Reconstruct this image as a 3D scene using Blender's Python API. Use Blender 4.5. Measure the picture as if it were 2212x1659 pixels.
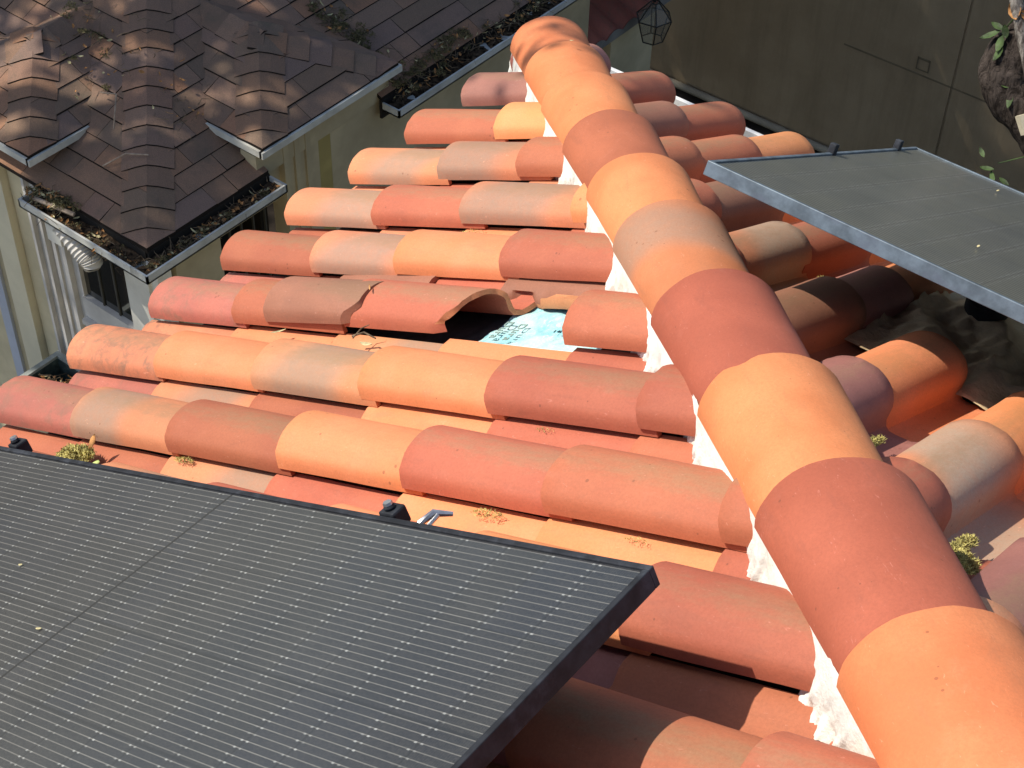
import bpy, bmesh, math, random
import numpy as np
from mathutils import Vector, Matrix, noise

for o in list(bpy.data.objects): bpy.data.objects.remove(o)
S = bpy.context.scene
COL = S.collection
random.seed(7); RNG = np.random.default_rng(7)

# ------------------------------------------------------------------ camera
YAW, PITCH, ROLL = -0.6516, 0.76437, 0.03098
CAM = Vector((3.0099, -3.9012, 3.2303))
fw = Vector((math.sin(YAW)*math.cos(PITCH), math.cos(YAW)*math.cos(PITCH), -math.sin(PITCH)))
rt = Vector((math.cos(YAW), -math.sin(YAW), 0)); up = rt.cross(fw)
rt, up = math.cos(ROLL)*rt+math.sin(ROLL)*up, -math.sin(ROLL)*rt+math.cos(ROLL)*up
cd = bpy.data.cameras.new('camera'); cam = bpy.data.objects.new('camera', cd); COL.objects.link(cam)
cam.matrix_world = Matrix(((rt.x, up.x, -fw.x, CAM.x), (rt.y, up.y, -fw.y, CAM.y), (rt.z, up.z, -fw.z, CAM.z), (0, 0, 0, 1)))
cd.sensor_width = 36; cd.lens = 3600.8/2212*36; cd.clip_start = 0.05; cd.clip_end = 300
S.camera = cam
# ------------------------------------------------------------------ sky, sun, exposure
SUN = Vector((-0.52, -0.33, 0.79)).normalized()
W = bpy.data.worlds.new('World'); S.world = W; W.use_nodes = True
wn = W.node_tree; bg = wn.nodes['Background']; sk = wn.nodes.new('ShaderNodeTexSky')
sk.sky_type = 'NISHITA'; sk.sun_disc = False
sk.sun_elevation = math.asin(SUN.z); sk.sun_rotation = math.atan2(SUN.x, SUN.y)
wn.links.new(sk.outputs[0], bg.inputs[0]); bg.inputs[1].default_value = 0.145
ld = bpy.data.lights.new('sun', 'SUN'); ld.energy = 4.6; ld.angle = math.radians(0.5); ld.color = (1, 0.93, 0.82)
lo = bpy.data.objects.new('sun', ld); COL.objects.link(lo)
lo.rotation_euler = SUN.to_track_quat('Z', 'Y').to_euler(); lo.location = (-10, -6, 15)
S.view_settings.view_transform = 'Standard'; S.view_settings.look = 'None'
S.view_settings.exposure = 0.26; S.view_settings.gamma = 1

# ------------------------------------------------------------------ helpers
def tag(o, label=None, cat=None, group=None, kind=None):
    if label: o['label'] = label
    if cat: o['category'] = cat
    if group: o['group'] = group
    if kind: o['kind'] = kind
    return o
def empty(name, loc=(0, 0, 0), parent=None):
    o = bpy.data.objects.new(name, None); o.location = loc; o.empty_display_size = .1; COL.objects.link(o)
    if parent: o.parent = parent
    return o
class MB:
    def __init__(s): s.v = []; s.f = []; s.c = []; s.has = False
    def add(s, vs, fs, col=None):
        b = len(s.v); s.v += [tuple(v) for v in vs]; s.f += [tuple(i+b for i in f) for f in fs]
        s.c += [col if col is not None else .5]*len(fs)
        if col is not None: s.has = True
    def box(s, x0, x1, y0, y1, z0, z1, col=None):
        s.add([(x0,y0,z0),(x1,y0,z0),(x1,y1,z0),(x0,y1,z0),(x0,y0,z1),(x1,y0,z1),(x1,y1,z1),(x0,y1,z1)],
              [(0,3,2,1),(4,5,6,7),(0,1,5,4),(1,2,6,5),(2,3,7,6),(3,0,4,7)], col)
    def tube(s, pts, rs, n=10, cap=True, rough=0, col=None):
        pts = [Vector(p) for p in pts]; vs = []; fs = []
        a = Vector((0.3, 0.2, 0.93))
        for i, p in enumerate(pts):
            d = (pts[min(i+1, len(pts)-1)]-pts[max(i-1, 0)]).normalized()
            e1 = d.cross(a).normalized(); e2 = d.cross(e1)
            for k in range(n):
                t = 2*math.pi*k/n; r = rs[i]*(1+(rough*noise.noise(Vector((i*.35, math.cos(t)*2, math.sin(t)*2))) if rough else 0))
                vs.append(p+e1*math.cos(t)*r+e2*math.sin(t)*r)
        for i in range(len(pts)-1):
            for k in range(n):
                fs.append((i*n+k, i*n+(k+1) % n, (i+1)*n+(k+1) % n, (i+1)*n+k))
        if cap: fs.append(tuple(range(n))[::-1]); fs.append(tuple((len(pts)-1)*n+k for k in range(n)))
        s.add(vs, fs, col)
    def build(s, name, mat, parent=None, smooth=False, loc=None, angle=40):
        me = bpy.data.meshes.new(name); me.from_pydata(s.v, [], s.f); me.materials.append(mat)
        if s.has:
            at = me.attributes.new('tint', 'FLOAT', 'FACE'); at.data.foreach_set('value', s.c)
        if smooth:
            me.polygons.foreach_set('use_smooth', [True]*len(me.polygons)); me.set_sharp_from_angle(angle=math.radians(angle))
        me.update()
        o = bpy.data.objects.new(name, me); COL.objects.link(o)
        if parent: o.parent = parent
        if loc: o.location = loc
        return o
def frame(o, loc, u, v):
    u = Vector(u).normalized(); v = Vector(v).normalized(); n = u.cross(v)
    o.matrix_world = Matrix(((u.x, v.x, n.x, loc[0]), (u.y, v.y, n.y, loc[1]), (u.z, v.z, n.z, loc[2]), (0, 0, 0, 1)))

# ------------------------------------------------------------------ materials
class NT:
    def __init__(s, name, rough=.8, spec=.3):
        s.m = bpy.data.materials.new(name); s.m.use_nodes = True; s.t = s.m.node_tree
        s.b = s.t.nodes['Principled BSDF']; s.b.inputs['Roughness'].default_value = rough
        s.b.inputs['Specular IOR Level'].default_value = spec
    def n(s, typ, **kw):
        x = s.t.nodes.new(typ)
        for k, v in kw.items(): setattr(x, k, v)
        return x
    def l(s, a, b): s.t.links.new(a, b)
    def setin(s, sock, v):
        if hasattr(v, 'is_output') or isinstance(v, bpy.types.NodeSocket): s.l(v, sock)
        else: sock.default_value = v
    def math(s, op, a, b=0., c=None, clamp=False):
        x = s.n('ShaderNodeMath', operation=op, use_clamp=clamp); s.setin(x.inputs[0], a); s.setin(x.inputs[1], b)
        if c is not None: s.setin(x.inputs[2], c)
        return x.outputs[0]
    def noise(s, vec, scale, detail=4, rough=.55, dist=0):
        x = s.n('ShaderNodeTexNoise'); x.inputs['Scale'].default_value = scale; x.inputs['Detail'].default_value = detail
        x.inputs['Roughness'].default_value = rough; x.inputs['Distortion'].default_value = dist; s.l(vec, x.inputs['Vector']); return x.outputs['Fac']
    def ramp(s, fac, a, b):
        x = s.n('ShaderNodeMapRange', interpolation_type='SMOOTHSTEP'); s.setin(x.inputs[0], fac); x.inputs[1].default_value = a; x.inputs[2].default_value = b; return x.outputs[0]
    def mix(s, f, a, b, mode='MIX'):
        x = s.n('ShaderNodeMix', data_type='RGBA', blend_type=mode); s.setin(x.inputs[0], f)
        for k, v in ((6, a), (7, b)):
            if isinstance(v, tuple): x.inputs[k].default_value = (*v[:3], 1)
            else: s.l(v, x.inputs[k])
        return x.outputs[2]
    def coord(s, rnd=True, kind='Object'):
        tc = s.n('ShaderNodeTexCoord').outputs[kind]
        if not rnd: return tc
        oi = s.n('ShaderNodeObjectInfo').outputs['Random']
        cx = s.n('ShaderNodeCombineXYZ'); s.l(s.math('MULTIPLY', oi, 37.3), cx.inputs[0]); s.l(s.math('MULTIPLY', oi, 91.7), cx.inputs[1])
        va = s.n('ShaderNodeVectorMath', operation='ADD'); s.l(tc, va.inputs[0]); s.l(cx.outputs[0], va.inputs[1]); return va.outputs[0]
    def scaled(s, vec, sc):
        x = s.n('ShaderNodeVectorMath', operation='MULTIPLY'); s.l(vec, x.inputs[0]); x.inputs[1].default_value = sc; return x.outputs[0]
    def bump(s, h, st, dist=.01):
        x = s.n('ShaderNodeBump'); x.inputs['Strength'].default_value = st; x.inputs['Distance'].default_value = dist
        s.l(h, x.inputs['Height']); s.l(x.outputs[0], s.b.inputs['Normal'])
    def col(s, c):
        if isinstance(c, tuple): s.b.inputs['Base Color'].default_value = (*c, 1)
        else: s.l(c, s.b.inputs['Base Color'])
        return s.m

def simple(name, c, rough=.8, var=.15, scale=8, spec=.3, bump=0, dirt=None, metal=0, rnd=True):
    t = NT(name, rough, spec); v = t.coord(rnd); n = t.noise(v, scale, 6, .6)
    d = tuple(x*(1-var*2) for x in c); l_ = tuple(min(1, x*(1+var)) for x in c)
    cc = t.mix(t.ramp(n, .3, .7), d, l_)
    if dirt:
        n2 = t.noise(v, scale*.35, 7, .7); cc = t.mix(t.ramp(n2, .5, .72), cc, dirt)
    if bump: t.bump(t.noise(v, scale*6, 5, .7), bump)
    t.b.inputs['Metallic'].default_value = metal
    return t.col(cc)

def clay(name, c, c2=None, flash=None, fo=0., mott=0, dust=.66, crest=.0725, dcol=(.29, .185, .10)):
    t = NT(name, .7, .38); v = t.coord(); loc = t.coord(False); oi = t.n('ShaderNodeObjectInfo').outputs['Random']
    c2 = c2 or tuple(x*.8 for x in c)
    n1 = t.noise(v, 5, 4); cc = t.mix(t.ramp(n1, .3, .7), c, c2)
    wear = t.noise(t.scaled(v, (5, 17, 17)), 1.5, 7, .72, .5); cc = t.mix(t.math('MULTIPLY', t.ramp(wear, .5, .74), .42), cc, tuple(a*k for a, k in zip(c, (.62, .70, .80))))
    chalk = t.noise(v, 13, 7, .75); cc = t.mix(t.math('MULTIPLY', t.ramp(chalk, .54, .72), .12), cc, tuple(min(1, x*1.1+.09) for x in c))
    sp = t.n('ShaderNodeSeparateXYZ'); t.l(loc, sp.inputs[0])
    if flash:
        # grey flashing burnt into the clay in one broad soft band per tile
        n2 = t.noise(v, 1.9, 2, .45); lv = t.math('SUBTRACT', t.math('MULTIPLY', sp.outputs[0], 2.1), t.math('MULTIPLY', sp.outputs[1], 1.6))
        q = t.math('ADD', t.math('SUBTRACT', lv, t.math('MULTIPLY', oi, .55 if not fo else .1)), t.math('MULTIPLY', n2, .9)); q = t.math('ADD', q, fo)
        f1 = t.ramp(q, .12, .42); f2 = t.math('SUBTRACT', 1., t.ramp(q, .72, .95))
        n3 = t.noise(v, 40, 5, .7); f = t.math('MULTIPLY', t.math('MULTIPLY', f1, f2), t.math('ADD', .52, t.math('MULTIPLY', n3, .6)), clamp=True)
        cc = t.mix(f, cc, flash)
    if mott:
        n4 = t.noise(v, 26, 7, .72, .4); n5 = t.noise(v, 4, 3)
        cc = t.mix(t.math('MULTIPLY', t.math('MULTIPLY', t.ramp(n4, .42, .66), t.ramp(n5, .3, .62)), mott), cc, (.20, .13, .085))
    # dust that has settled along the crest of the barrel
    n6 = t.noise(t.scaled(v, (9, 26, 26)), 2.6, 7, .7)
    dz = t.math('ADD', t.math('ADD', sp.outputs[2], t.math('MULTIPLY', sp.outputs[0], 0.075 if crest < .1 else 0.)), t.math('MULTIPLY', t.math('SUBTRACT', n6, .5), .024))
    cc = t.mix(t.math('MULTIPLY', t.ramp(dz, crest, crest+.016), dust), cc, dcol)
    # pale scuffs and dark iron specks
    n7 = t.noise(t.scaled(v, (30, 110, 60)), 1.3, 3, .6, 1.5); cc = t.mix(t.math('MULTIPLY', t.ramp(n7, .67, .72), .34), cc, tuple(min(1, x*1.25+.13) for x in c))
    vo = t.n('ShaderNodeTexVoronoi'); vo.inputs['Scale'].default_value = 37; vo.inputs['Randomness'].default_value = 1; t.l(v, vo.inputs['Vector'])
    rad = t.math('MULTIPLY', t.ramp(t.noise(v, 7, 2), .46, .72), .17)
    spk = t.math('LESS_THAN', t.math('ADD', vo.outputs['Distance'], t.math('MULTIPLY', t.noise(v, 140, 2), .03)), rad)
    cc = t.mix(t.math('MULTIPLY', spk, .5), cc, (.11, .045, .025))
    g = t.noise(v, 190, 4, .8); cc = t.mix(t.math('MULTIPLY', t.ramp(g, .35, .7), .34), cc, tuple(x*.55 for x in c))
    b = t.n('ShaderNodeHueSaturation'); t.l(t.math('ADD', .86, t.math('MULTIPLY', oi, .26)), b.inputs['Value'])
    t.l(t.math('ADD', .495, t.math('MULTIPLY', t.math('FRACT', t.math('MULTIPLY', oi, 17.)), .011)), b.inputs['Hue']); t.l(cc, b.inputs['Color'])
    t.bump(t.math('ADD', t.noise(v, 120, 4, .7), t.math('MULTIPLY', t.noise(v, 14, 3), 1.2)), .16, .004)
    return t.col(b.outputs[0])

RED, ORG = (.460, .140, .072), (.78, .285, .125)
CL = {'red': clay('clay_red', RED, (.41, .115, .062)),
      'orange': clay('clay_orange', ORG, (.70, .25, .095), dcol=(.40, .21, .09), dust=.55),
      'blend': clay('clay_flashed', (.68, .265, .13), (.60, .22, .105), flash=(.33, .225, .16)),
      'greige': clay('clay_greige', (.64, .25, .12), (.56, .21, .10), flash=(.40, .31, .22), fo=.0001),
      'mottled': clay('clay_mottled', (.66, .25, .125), (.58, .20, .10), mott=.75),
      'rosy': clay('clay_rosy', (.47, .155, .10), (.38, .125, .088), mott=.6),
      'mauve': clay('clay_mauve', (.36, .15, .115), (.29, .12, .095)),
      'brown': clay('clay_brown', (.33, .14, .085), (.27, .115, .07), dcol=(.22, .13, .075)),
      'hipred': clay('hip_clay_red', (.40, .110, .058), (.33, .088, .046), crest=.128, dcol=(.34, .15, .085), dust=.45),
      'hiporange': clay('hip_clay_orange', (.66, .232, .092), (.55, .168, .060), crest=.128, dcol=(.46, .21, .085), dust=.45),
      'hipblend': clay('hip_clay_flashed', (.60, .22, .10), (.52, .17, .07), flash=(.36, .22, .15), crest=.13, dust=.3),
      'fract': clay('broken_clay', (.60, .26, .115), (.50, .20, .09), dust=0)}
CW = {'red': 'salmon red', 'orange': 'bright orange', 'blend': 'orange and grey flashed', 'greige': 'grey beige', 'mottled': 'mottled orange', 'rosy': 'mottled dusky red',
      'mauve': 'dull mauve', 'brown': 'brown', 'hipred': 'brick red', 'hiporange': 'plain orange', 'hipblend': 'orange fading to pinkish grey'}
M_mortar = simple('white_mortar', (.79, .775, .71), .95, .07, 12, .1, .45, (.70, .64, .52))
M_felt = simple('black_felt', (.060, .055, .054), .9, .2, 20)
M_deckpaint = simple('stucco_cream', (.60, .52, .34), .95, .08, 3, .1, .1, (.50, .42, .26))
M_tan = simple('tan_stucco', (.46, .39, .25), .95, .1, 2.5, .1, .08, (.38, .32, .20))
M_olive = simple('olive_trim', (.40, .32, .12), .9, .1, 3)
M_white = simple('off_white_paint', (.68, .66, .58), .7, .06, 3, .3, 0, (.55, .53, .46))
M_trim = simple('grey_white_trim', (.52, .50, .46), .7, .08, 5)
M_dark = simple('painted_shade', (.018, .015, .012), .9, .1, 4)  # near-black colour stands in for shade in recesses and below the eave
M_bar = simple('window_bar', (.065, .062, .052), .6, .1, 9)
M_gut = simple('painted_gutter', (.50, .50, .46), .6, .12, 6, .4, 0, (.26, .25, .22))
M_fascia = simple('fascia_paint', (.55, .54, .48), .6, .1, 6, .3, 0, (.35, .33, .28))
M_gutw = simple('white_gutter', (.80, .79, .75), .6, .05, 6)
M_gutin = simple('dark_patina', (.055, .085, .08), .8, .3, 14, .3, .2, (.022, .025, .024))
M_ground = simple('shaded_ground', (.045, .036, .028), .95, .3, 1.2, .1, .3)
M_curb = simple('pale_concrete', (.30, .26, .19), .9, .1, 3)
M_alu = simple('sky_tinted_aluminium', (.125, .160, .190), .5, .2, 22, .5, 0, (.10, .115, .15), .3)  # dark anodised frame, its sky reflection put into the bluish colour
M_blk = simple('black_anodised', (.020, .022, .027), .65, .22, 30, .22, 0, (.048, .054, .066))
M_rub = simple('black_rubber', (.012, .012, .013), .6, .2, 20)
M_steel = simple('steel', (.45, .45, .46), .35, .2, 30, .5, 0, None, .8)
M_pvc = simple('weathered_pipe', (.42, .30, .25), .7, .1, 12)
M_iron = simple('lamp_iron', (.02, .018, .015), .5, .1, 12)
M_twig = simple('twig', (.16, .115, .07), .9, .3, 30)
M_litter = simple('leaf_litter', (.075, .050, .030), .95, .5, 40, .1, .5)
M_dry = simple('dry_leaf', (.50, .25, .09), .8, .3, 40)
M_pale = simple('pale_leaf', (.55, .48, .26), .8, .2, 40)
M_moss = simple('moss', (.50, .44, .15), .95, .35, 60)
M_green = simple('green_leaf', (.055, .095, .025), .6, .35, 12)
M_lime = simple('lime_leaf', (.50, .58, .20), .7, .15, 40)
def bark(name, c, c2):
    t = NT(name, .95, .1); v = t.coord(); n = t.noise(t.scaled(v, (1, 1, .35)), 34, 7, .75, .6)
    t.bump(n, 1., .03); return t.col(t.mix(t.ramp(n, .38, .62), c, c2))
M_bark = bark('oak_bark', (.022, .017, .014), (.10, .08, .068)); M_barkl = bark('grey_bark', (.09, .07, .06), (.42, .38, .33))
def shingle_mat(name):
    t = NT(name, .95, .1); v = t.coord(False)
    a = t.n('ShaderNodeAttribute', attribute_name='tint').outputs['Fac']
    r = t.n('ShaderNodeValToRGB'); t.l(a, r.inputs[0]); e = r.color_ramp.elements; K = .84
    cols = [(0, (.165, .115, .086)), (.25, (.225, .145, .100)), (.45, (.180, .130, .108)), (.62, (.270, .150, .092)), (.8, (.165, .122, .090)), (1, (.245, .162, .118))]
    e[0].color = (*cols[0][1], 1); e[1].color = (*cols[-1][1], 1); e[1].position = 1
    cols = [(p_, tuple(k_*K for k_ in c_)) for p_, c_ in cols]; e[0].color = (*cols[0][1], 1); e[1].color = (*cols[-1][1], 1)
    for p_, c_ in cols[1:-1]: x = e.new(p_); x.color = (*c_, 1)
    g = t.noise(v, 210, 3, .8); cc = t.mix(t.ramp(g, .3, .7), r.outputs[0], t.mix(1., r.outputs[0], (1.75, 1.6, 1.5), 'MULTIPLY'))
    n = t.noise(v, 3.3, 6, .7); cc = t.mix(t.math('MULTIPLY', t.ramp(n, .5, .75), .5), cc, (.085, .085, .066))
    cc = t.mix(t.math('LESS_THAN', a, -.5), cc, (.022, .017, .014)); t.bump(t.noise(v, 260, 3, .8), .5, .004); return t.col(cc)
M_shin = shingle_mat('asphalt_shingle')
M_cap = M_shin
def panel_mat(name, xmid, pitch, cell, dustc, dust, reflec, lw=.17, linec=(.24, .23, .20), dk=.85, gk=.5):
    t = NT(name, .38, .5); loc = t.coord(False); sp = t.n('ShaderNodeSeparateXYZ'); t.l(loc, sp.inputs[0]); x, y = sp.outputs[0], sp.outputs[1]
    wob = t.noise(loc, 9, 2)
    fy = t.math('FRACT', t.math('DIVIDE', y, pitch)); line = t.math('LESS_THAN', fy, lw)
    fx = t.math('FRACT', t.math('ADD', t.math('DIVIDE', x, .091), .06))
    dot = t.math('MULTIPLY', t.math('LESS_THAN', fy, lw*1.75), t.math('ADD', t.math('LESS_THAN', fx, .055), t.math('MULTIPLY', t.math('GREATER_THAN', fx, .13), t.math('LESS_THAN', fx, .185))))
    dot2 = t.math('MULTIPLY', t.math('LESS_THAN', fy, lw*1.3), t.math('LESS_THAN', t.math('FRACT', t.math('MULTIPLY', fx, 5.)), .09))
    # cell to cell tint: every cell is .182 x .091
    fl = t.n('ShaderNodeCombineXYZ'); t.l(t.math('FLOOR', t.math('DIVIDE', x, .091)), fl.inputs[0]); t.l(t.math('FLOOR', t.math('DIVIDE', y, .182)), fl.inputs[1])
    wn_ = t.n('ShaderNodeTexWhiteNoise', noise_dimensions='2D'); t.l(fl.outputs[0], wn_.inputs['Vector'])
    cc = t.mix(wn_.outputs['Value'], cell, tuple(c*k for c, k in zip(cell, (.9, 1.0, 1.25))))
    fin = t.math('LESS_THAN', t.math('FRACT', t.math('DIVIDE', x, .0042)), .3); cc = t.mix(t.math('MULTIPLY', fin, .25), cc, (.07, .07, .07))
    gp = t.math('LESS_THAN', t.math('FRACT', t.math('DIVIDE', y, .182)), .028); 
    gp2 = t.math('LESS_THAN', t.math('FRACT', t.math('DIVIDE', x, .091)), .03); cc = t.mix(t.math('MULTIPLY', gp2, .6), cc, (.012, .012, .014))
    d = t.noise(loc, 5, 6, .7); d2 = t.noise(loc, 130, 4, .8)
    cc = t.mix(t.math('MULTIPLY', t.math('ADD', t.math('MULTIPLY', t.ramp(d, .25, .75), .6), t.math('MULTIPLY', t.ramp(t.noise(loc, 300, 3, .8), .42, .62), .7)), dust), cc, dustc)
    cc = t.mix(t.math('MULTIPLY', gp, gk), cc, (.012, .012, .014)); cc = t.mix(t.math('MULTIPLY', gp2, gk), cc, (.012, .012, .014))
    cc = t.mix(t.math('MULTIPLY', line, t.math('ADD', .35, t.math('MULTIPLY', wob, .6))), cc, linec)
    cc = t.mix(t.math('MULTIPLY', dot2, .35*dk), cc, tuple(c*1.3 for c in linec)); cc = t.mix(t.math('MULTIPLY', dot, t.math('MULTIPLY', t.ramp(t.noise(loc, 70, 2), .3, .7), dk)), cc, (.50, .51, .48))
    if xmid: cc = t.mix(t.math('LESS_THAN', t.math('ABSOLUTE', t.math('SUBTRACT', x, xmid)), .0032), cc, (.012, .011, .012))
    t.b.inputs['Coat Weight'].default_value = reflec; t.b.inputs['Coat Roughness'].default_value = .16
    return t.col(cc)

# ------------------------------------------------------------------ roof frame
m = 0.517; AL = math.atan(m); cA, sA = math.cos(AL), math.sin(AL)
Y0 = 0.17                                            # eave line of the right slope
UL, VL, NL = Vector((cA, 0, sA)), Vector((0, 1, 0)), Vector((-sA, 0, cA))
UR, VR, NR = Vector((0, -cA, sA)), Vector((1, 0, 0)), Vector((0, sA, cA))
STEP = 0.365; ROW = 0.28; TL = 0.455; TH = 0.013
def PL(x, y, h=0): return Vector((x, y, m*x))+NL*h
def PR(x, y, h=0): return Vector((x, y, -m*(y-Y0)))+NR*h

house = empty('tiled_house', (0, 0, 0)); tag(house, 'clay tiled house with a hipped roof that fills the lower part of the photo', 'house')
def deck(h0, h1):
    mb = MB()
    a = .08
    for P, q in ((PL, ((a, -7.), (a, .17-a), (4.2, .17-4.2), (4.2, -7.))), (PR, ((.17-(.17-a)-.0, .17-a), (7., .17-a), (7., -4.03), (4.2, -4.03)))):
        vs = [P(x, y, h1) for x, y in q]+[P(x, y, h0) for x, y in q]
        mb.add(vs, [(0, 1, 2, 3), (7, 6, 5, 4), (0, 4, 5, 1), (1, 5, 6, 2), (2, 6, 7, 3), (3, 7, 4, 0)])
    return mb
deck(-.13, -.066).build('roof_deck', M_felt, house)
mb = MB(); mb.box(.5, 7, -7, -.35, -5.7, -.12); mb.build('wall', M_deckpaint, house)

# S shaped tile: free edge of the barrel at v = 0, pan on the far side, lip tucked under the next barrel
HW, HB = .088, .077
def profile():
    pts = []
    for i in range(21):
        a = math.pi*(1-i/20.); pts.append((HW+HW*math.cos(a)*1.0, (.018 if i < 4 else .014)+HB*max(0, math.sin(a))**.86, a))
    out = [(v, h) for v, h, a in pts]; out[-1] = (2*HW-.002, .000)
    out += [(2*HW+.002, -.012), (2*HW+.012, -.019), (2*HW+.028, -.020), (.236, -.018), (.262, -.006), (.274, -.002), (.302, -.002)]
    return out
PROF = profile()
def tile_mb(L=TL, lo=-.012, hi=-.028, us=None, wid=1.0, keep=None):
    """upper surface + lower surface; u runs up the slope"""
    prof = PROF if keep is None else PROF[keep[0]:keep[1]]
    nP = len(prof); us = us or [0, .003, L*.5, L]; nrm = []
    for i in range(nP):
        a = prof[max(i-1, 0)]; b = prof[min(i+1, nP-1)]; d = Vector((b[0]-a[0], b[1]-a[1])).normalized(); nrm.append(Vector((-d.y, d.x)))
    vs = []; fs = []
    for side in (0, 1):
        for u in us:
            base = lo+(hi-lo)*u/L
            for i, (v, h) in enumerate(prof):
                tp = u/.44
                if v < 2*HW+.004: v = HW+(v-HW)*(1-.06*tp); h = h if h < .014 else .014+(h-.014)*(1-.15*tp)
                q = Vector((v, h))-nrm[i]*TH*side
                if side == 0 and u == us[0]: q -= nrm[i]*.0022
                vs.append((u, q.x, q.y+base))
    nu = len(us); off = nu*nP
    for j in range(nu-1):
        for i in range(nP-1):
            a, b, c, d = j*nP+i, j*nP+i+1, (j+1)*nP+i+1, (j+1)*nP+i
            fs.append((a, d, c, b)); fs.append((a+off, b+off, c+off, d+off))
    for i in range(nP-1):
        fs.append((i, i+1, off+i+1, off+i)); a = (nu-1)*nP+i; fs.append((a+1, a, off+a, off+a+1))
    for j in range(nu-1):
        a, b = j*nP, (j+1)*nP; fs.append((b, a, off+a, off+b)); a, b = j*nP+nP-1, (j+1)*nP+nP-1; fs.append((a, b, off+b, off+a))
    mb = MB(); mb.add(vs, fs); return mb
def mesh_from(mb, name, angle=38):
    me = bpy.data.meshes.new(name); me.from_pydata(mb.v, [], mb.f)
    me.polygons.foreach_set('use_smooth', [True]*len(me.polygons)); me.set_sharp_from_angle(angle=math.radians(angle)); me.update(); return me
def variant(i):
    me = mesh_from(tile_mb(us=[0, .003, .04, .11, .2, .3, .4, TL]), 'clay_tile')
    for v in me.vertices:
        c = v.co
        if c.x < .0035: c.x += .0028*noise.noise(Vector((c.y*45, c.z*45, i*7.3)))+(.004 if abs(c.y-(.03+.02*i)) < .012 and i % 2 else 0)
        w_ = .0022*noise.noise(Vector((c.x*4, c.y*14, i*3.1))); c.z += w_; c.y += .0018*noise.noise(Vector((c.x*5, c.y*8, 40+i)))
    me.update(); return me
BASES = [variant(i) for i in range(7)]
def cut(me, mw, co, no, angle=38):
    """copy of a mesh with what lies on the + side of a world plane cut away"""
    inv = mw.inverted(); lc = inv @ Vector(co); ln = (mw.to_3x3().transposed() @ Vector(no)).normalized()
    bm = bmesh.new(); bm.from_mesh(me)
    r = bmesh.ops.bisect_plane(bm, geom=bm.verts[:]+bm.edges[:]+bm.faces[:], plane_co=lc, plane_no=ln, clear_outer=True)
    if not bm.faces: bm.free(); return None
    e = [x for x in r['geom_cut'] if isinstance(x, bmesh.types.BMEdge)]
    try: bmesh.ops.holes_fill(bm, edges=[x for x in bm.edges if x.is_boundary], sides=0)
    except Exception: pass
    n = bpy.data.meshes.new('cut_clay_tile'); bm.to_mesh(n); bm.free(); n.set_sharp_from_angle(angle=math.radians(angle)); n.update(); return n
ORD = ['lowest', 'second', 'third', 'fourth', 'fifth', 'sixth', 'seventh', 'eighth', 'ninth', 'tenth', 'eleventh', 'twelfth']
ORK = ['first', 'second', 'third', 'fourth', 'fifth', 'sixth', 'seventh', 'eighth', 'ninth', 'tenth', 'eleventh', 'twelfth', 'thirteenth']
SQ = math.sqrt(.5)
def place_tile(side, loc, kind, label, dv=0, twist=0, me=None, clip=None):
    me = me or random.choice(BASES)
    o = bpy.data.objects.new('clay_tile', me); COL.objects.link(o)
    U, V = (UL, VL) if side == 'L' else (UR, VR)
    frame(o, loc, U, V)
    if twist: o.matrix_world = o.matrix_world @ Matrix.Rotation(twist, 4, 'Z')
    # cut away what would pass under the hip tiles
    lat = -.0 if clip is None else clip
    if side == 'L': n = cut(me, o.matrix_world, (.085+(-.086+random.uniform(-.016,.016))*SQ, .085+(-.086)*SQ, 0), (1, 1, 0))
    else: n = cut(me, o.matrix_world, (.085+(.095)*SQ, .085+(.095)*SQ, 0), (-1, -1, 0))
    if n is None or len(n.polygons) < 8: bpy.data.objects.remove(o); return None
    span = abs(len(n.polygons)-len(me.polygons))
    if span: o.data = n
    else: bpy.data.meshes.remove(n)
    if not o.data.materials: o.data.materials.append(CL[kind])
    o.material_slots[0].link = 'OBJECT'; o.material_slots[0].material = CL[kind]
    tag(o, label, 'roof tile', 'clay tiles of the left slope' if side == 'L' else 'clay tiles of the right slope')
    return o

LEFT = {0: ['rosy'], 1: ['mauve', 'red'], 2: ['red', 'orange', 'red'], 3: ['blend', 'blend', 'red'], 4: ['blend', 'red', 'blend', 'orange'],
        5: ['red', 'blend', 'orange', 'red', 'brown'], 6: ['rosy', 'red', 'broken', 'part', 'red', 'red'], 7: ['mottled', 'orange', 'blend', 'orange', 'red', 'red'],
        8: ['rosy', 'blend', 'red', 'orange', 'red', 'red', 'red'], 9: ['red', 'red', 'blend', 'red', 'orange', 'orange', 'red', 'red'],
        10: ['red', 'orange', 'red', 'red', 'orange', 'mauve', 'red', 'red', 'red'], 11: ['orange', 'red', 'blend', 'orange', 'red', 'orange', 'orange', 'red', 'red'],
        12: ['red', 'orange', 'red', 'blend', 'orange', 'red', 'red', 'orange', 'red', 'red']}
LX = {3: [.007, .375, .674], 4: [-.002, .368, .70, 1.07], 5: [0, .384, .702, 1.057], 7: [-.031, .355, .74, 1.1, 1.47, 1.84], 8: [-.022, .357, .739, 1.115, 1.476, 1.83, 2.192]}
def lab_left(kind, k, j, extra=''):
    return f"{CW[kind]} clay tile, {ORD[j]} up the {ORK[k]} row from far corner, left slope"
for k, cols in LEFT.items():
    for j, kind in enumerate(cols):
        x = LX[k][j] if k in LX and j < len(LX[k]) else j*STEP+random.uniform(-.006, .006)
        y = -k*ROW+random.uniform(-.004, .004)
        if kind in ('broken', 'part'): continue
        if k == 12 and j < 4: continue
        place_tile('L', PL(x, y, random.uniform(0, .003)), kind, lab_left(kind, k, j), twist=random.uniform(-.006, .006))
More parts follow.
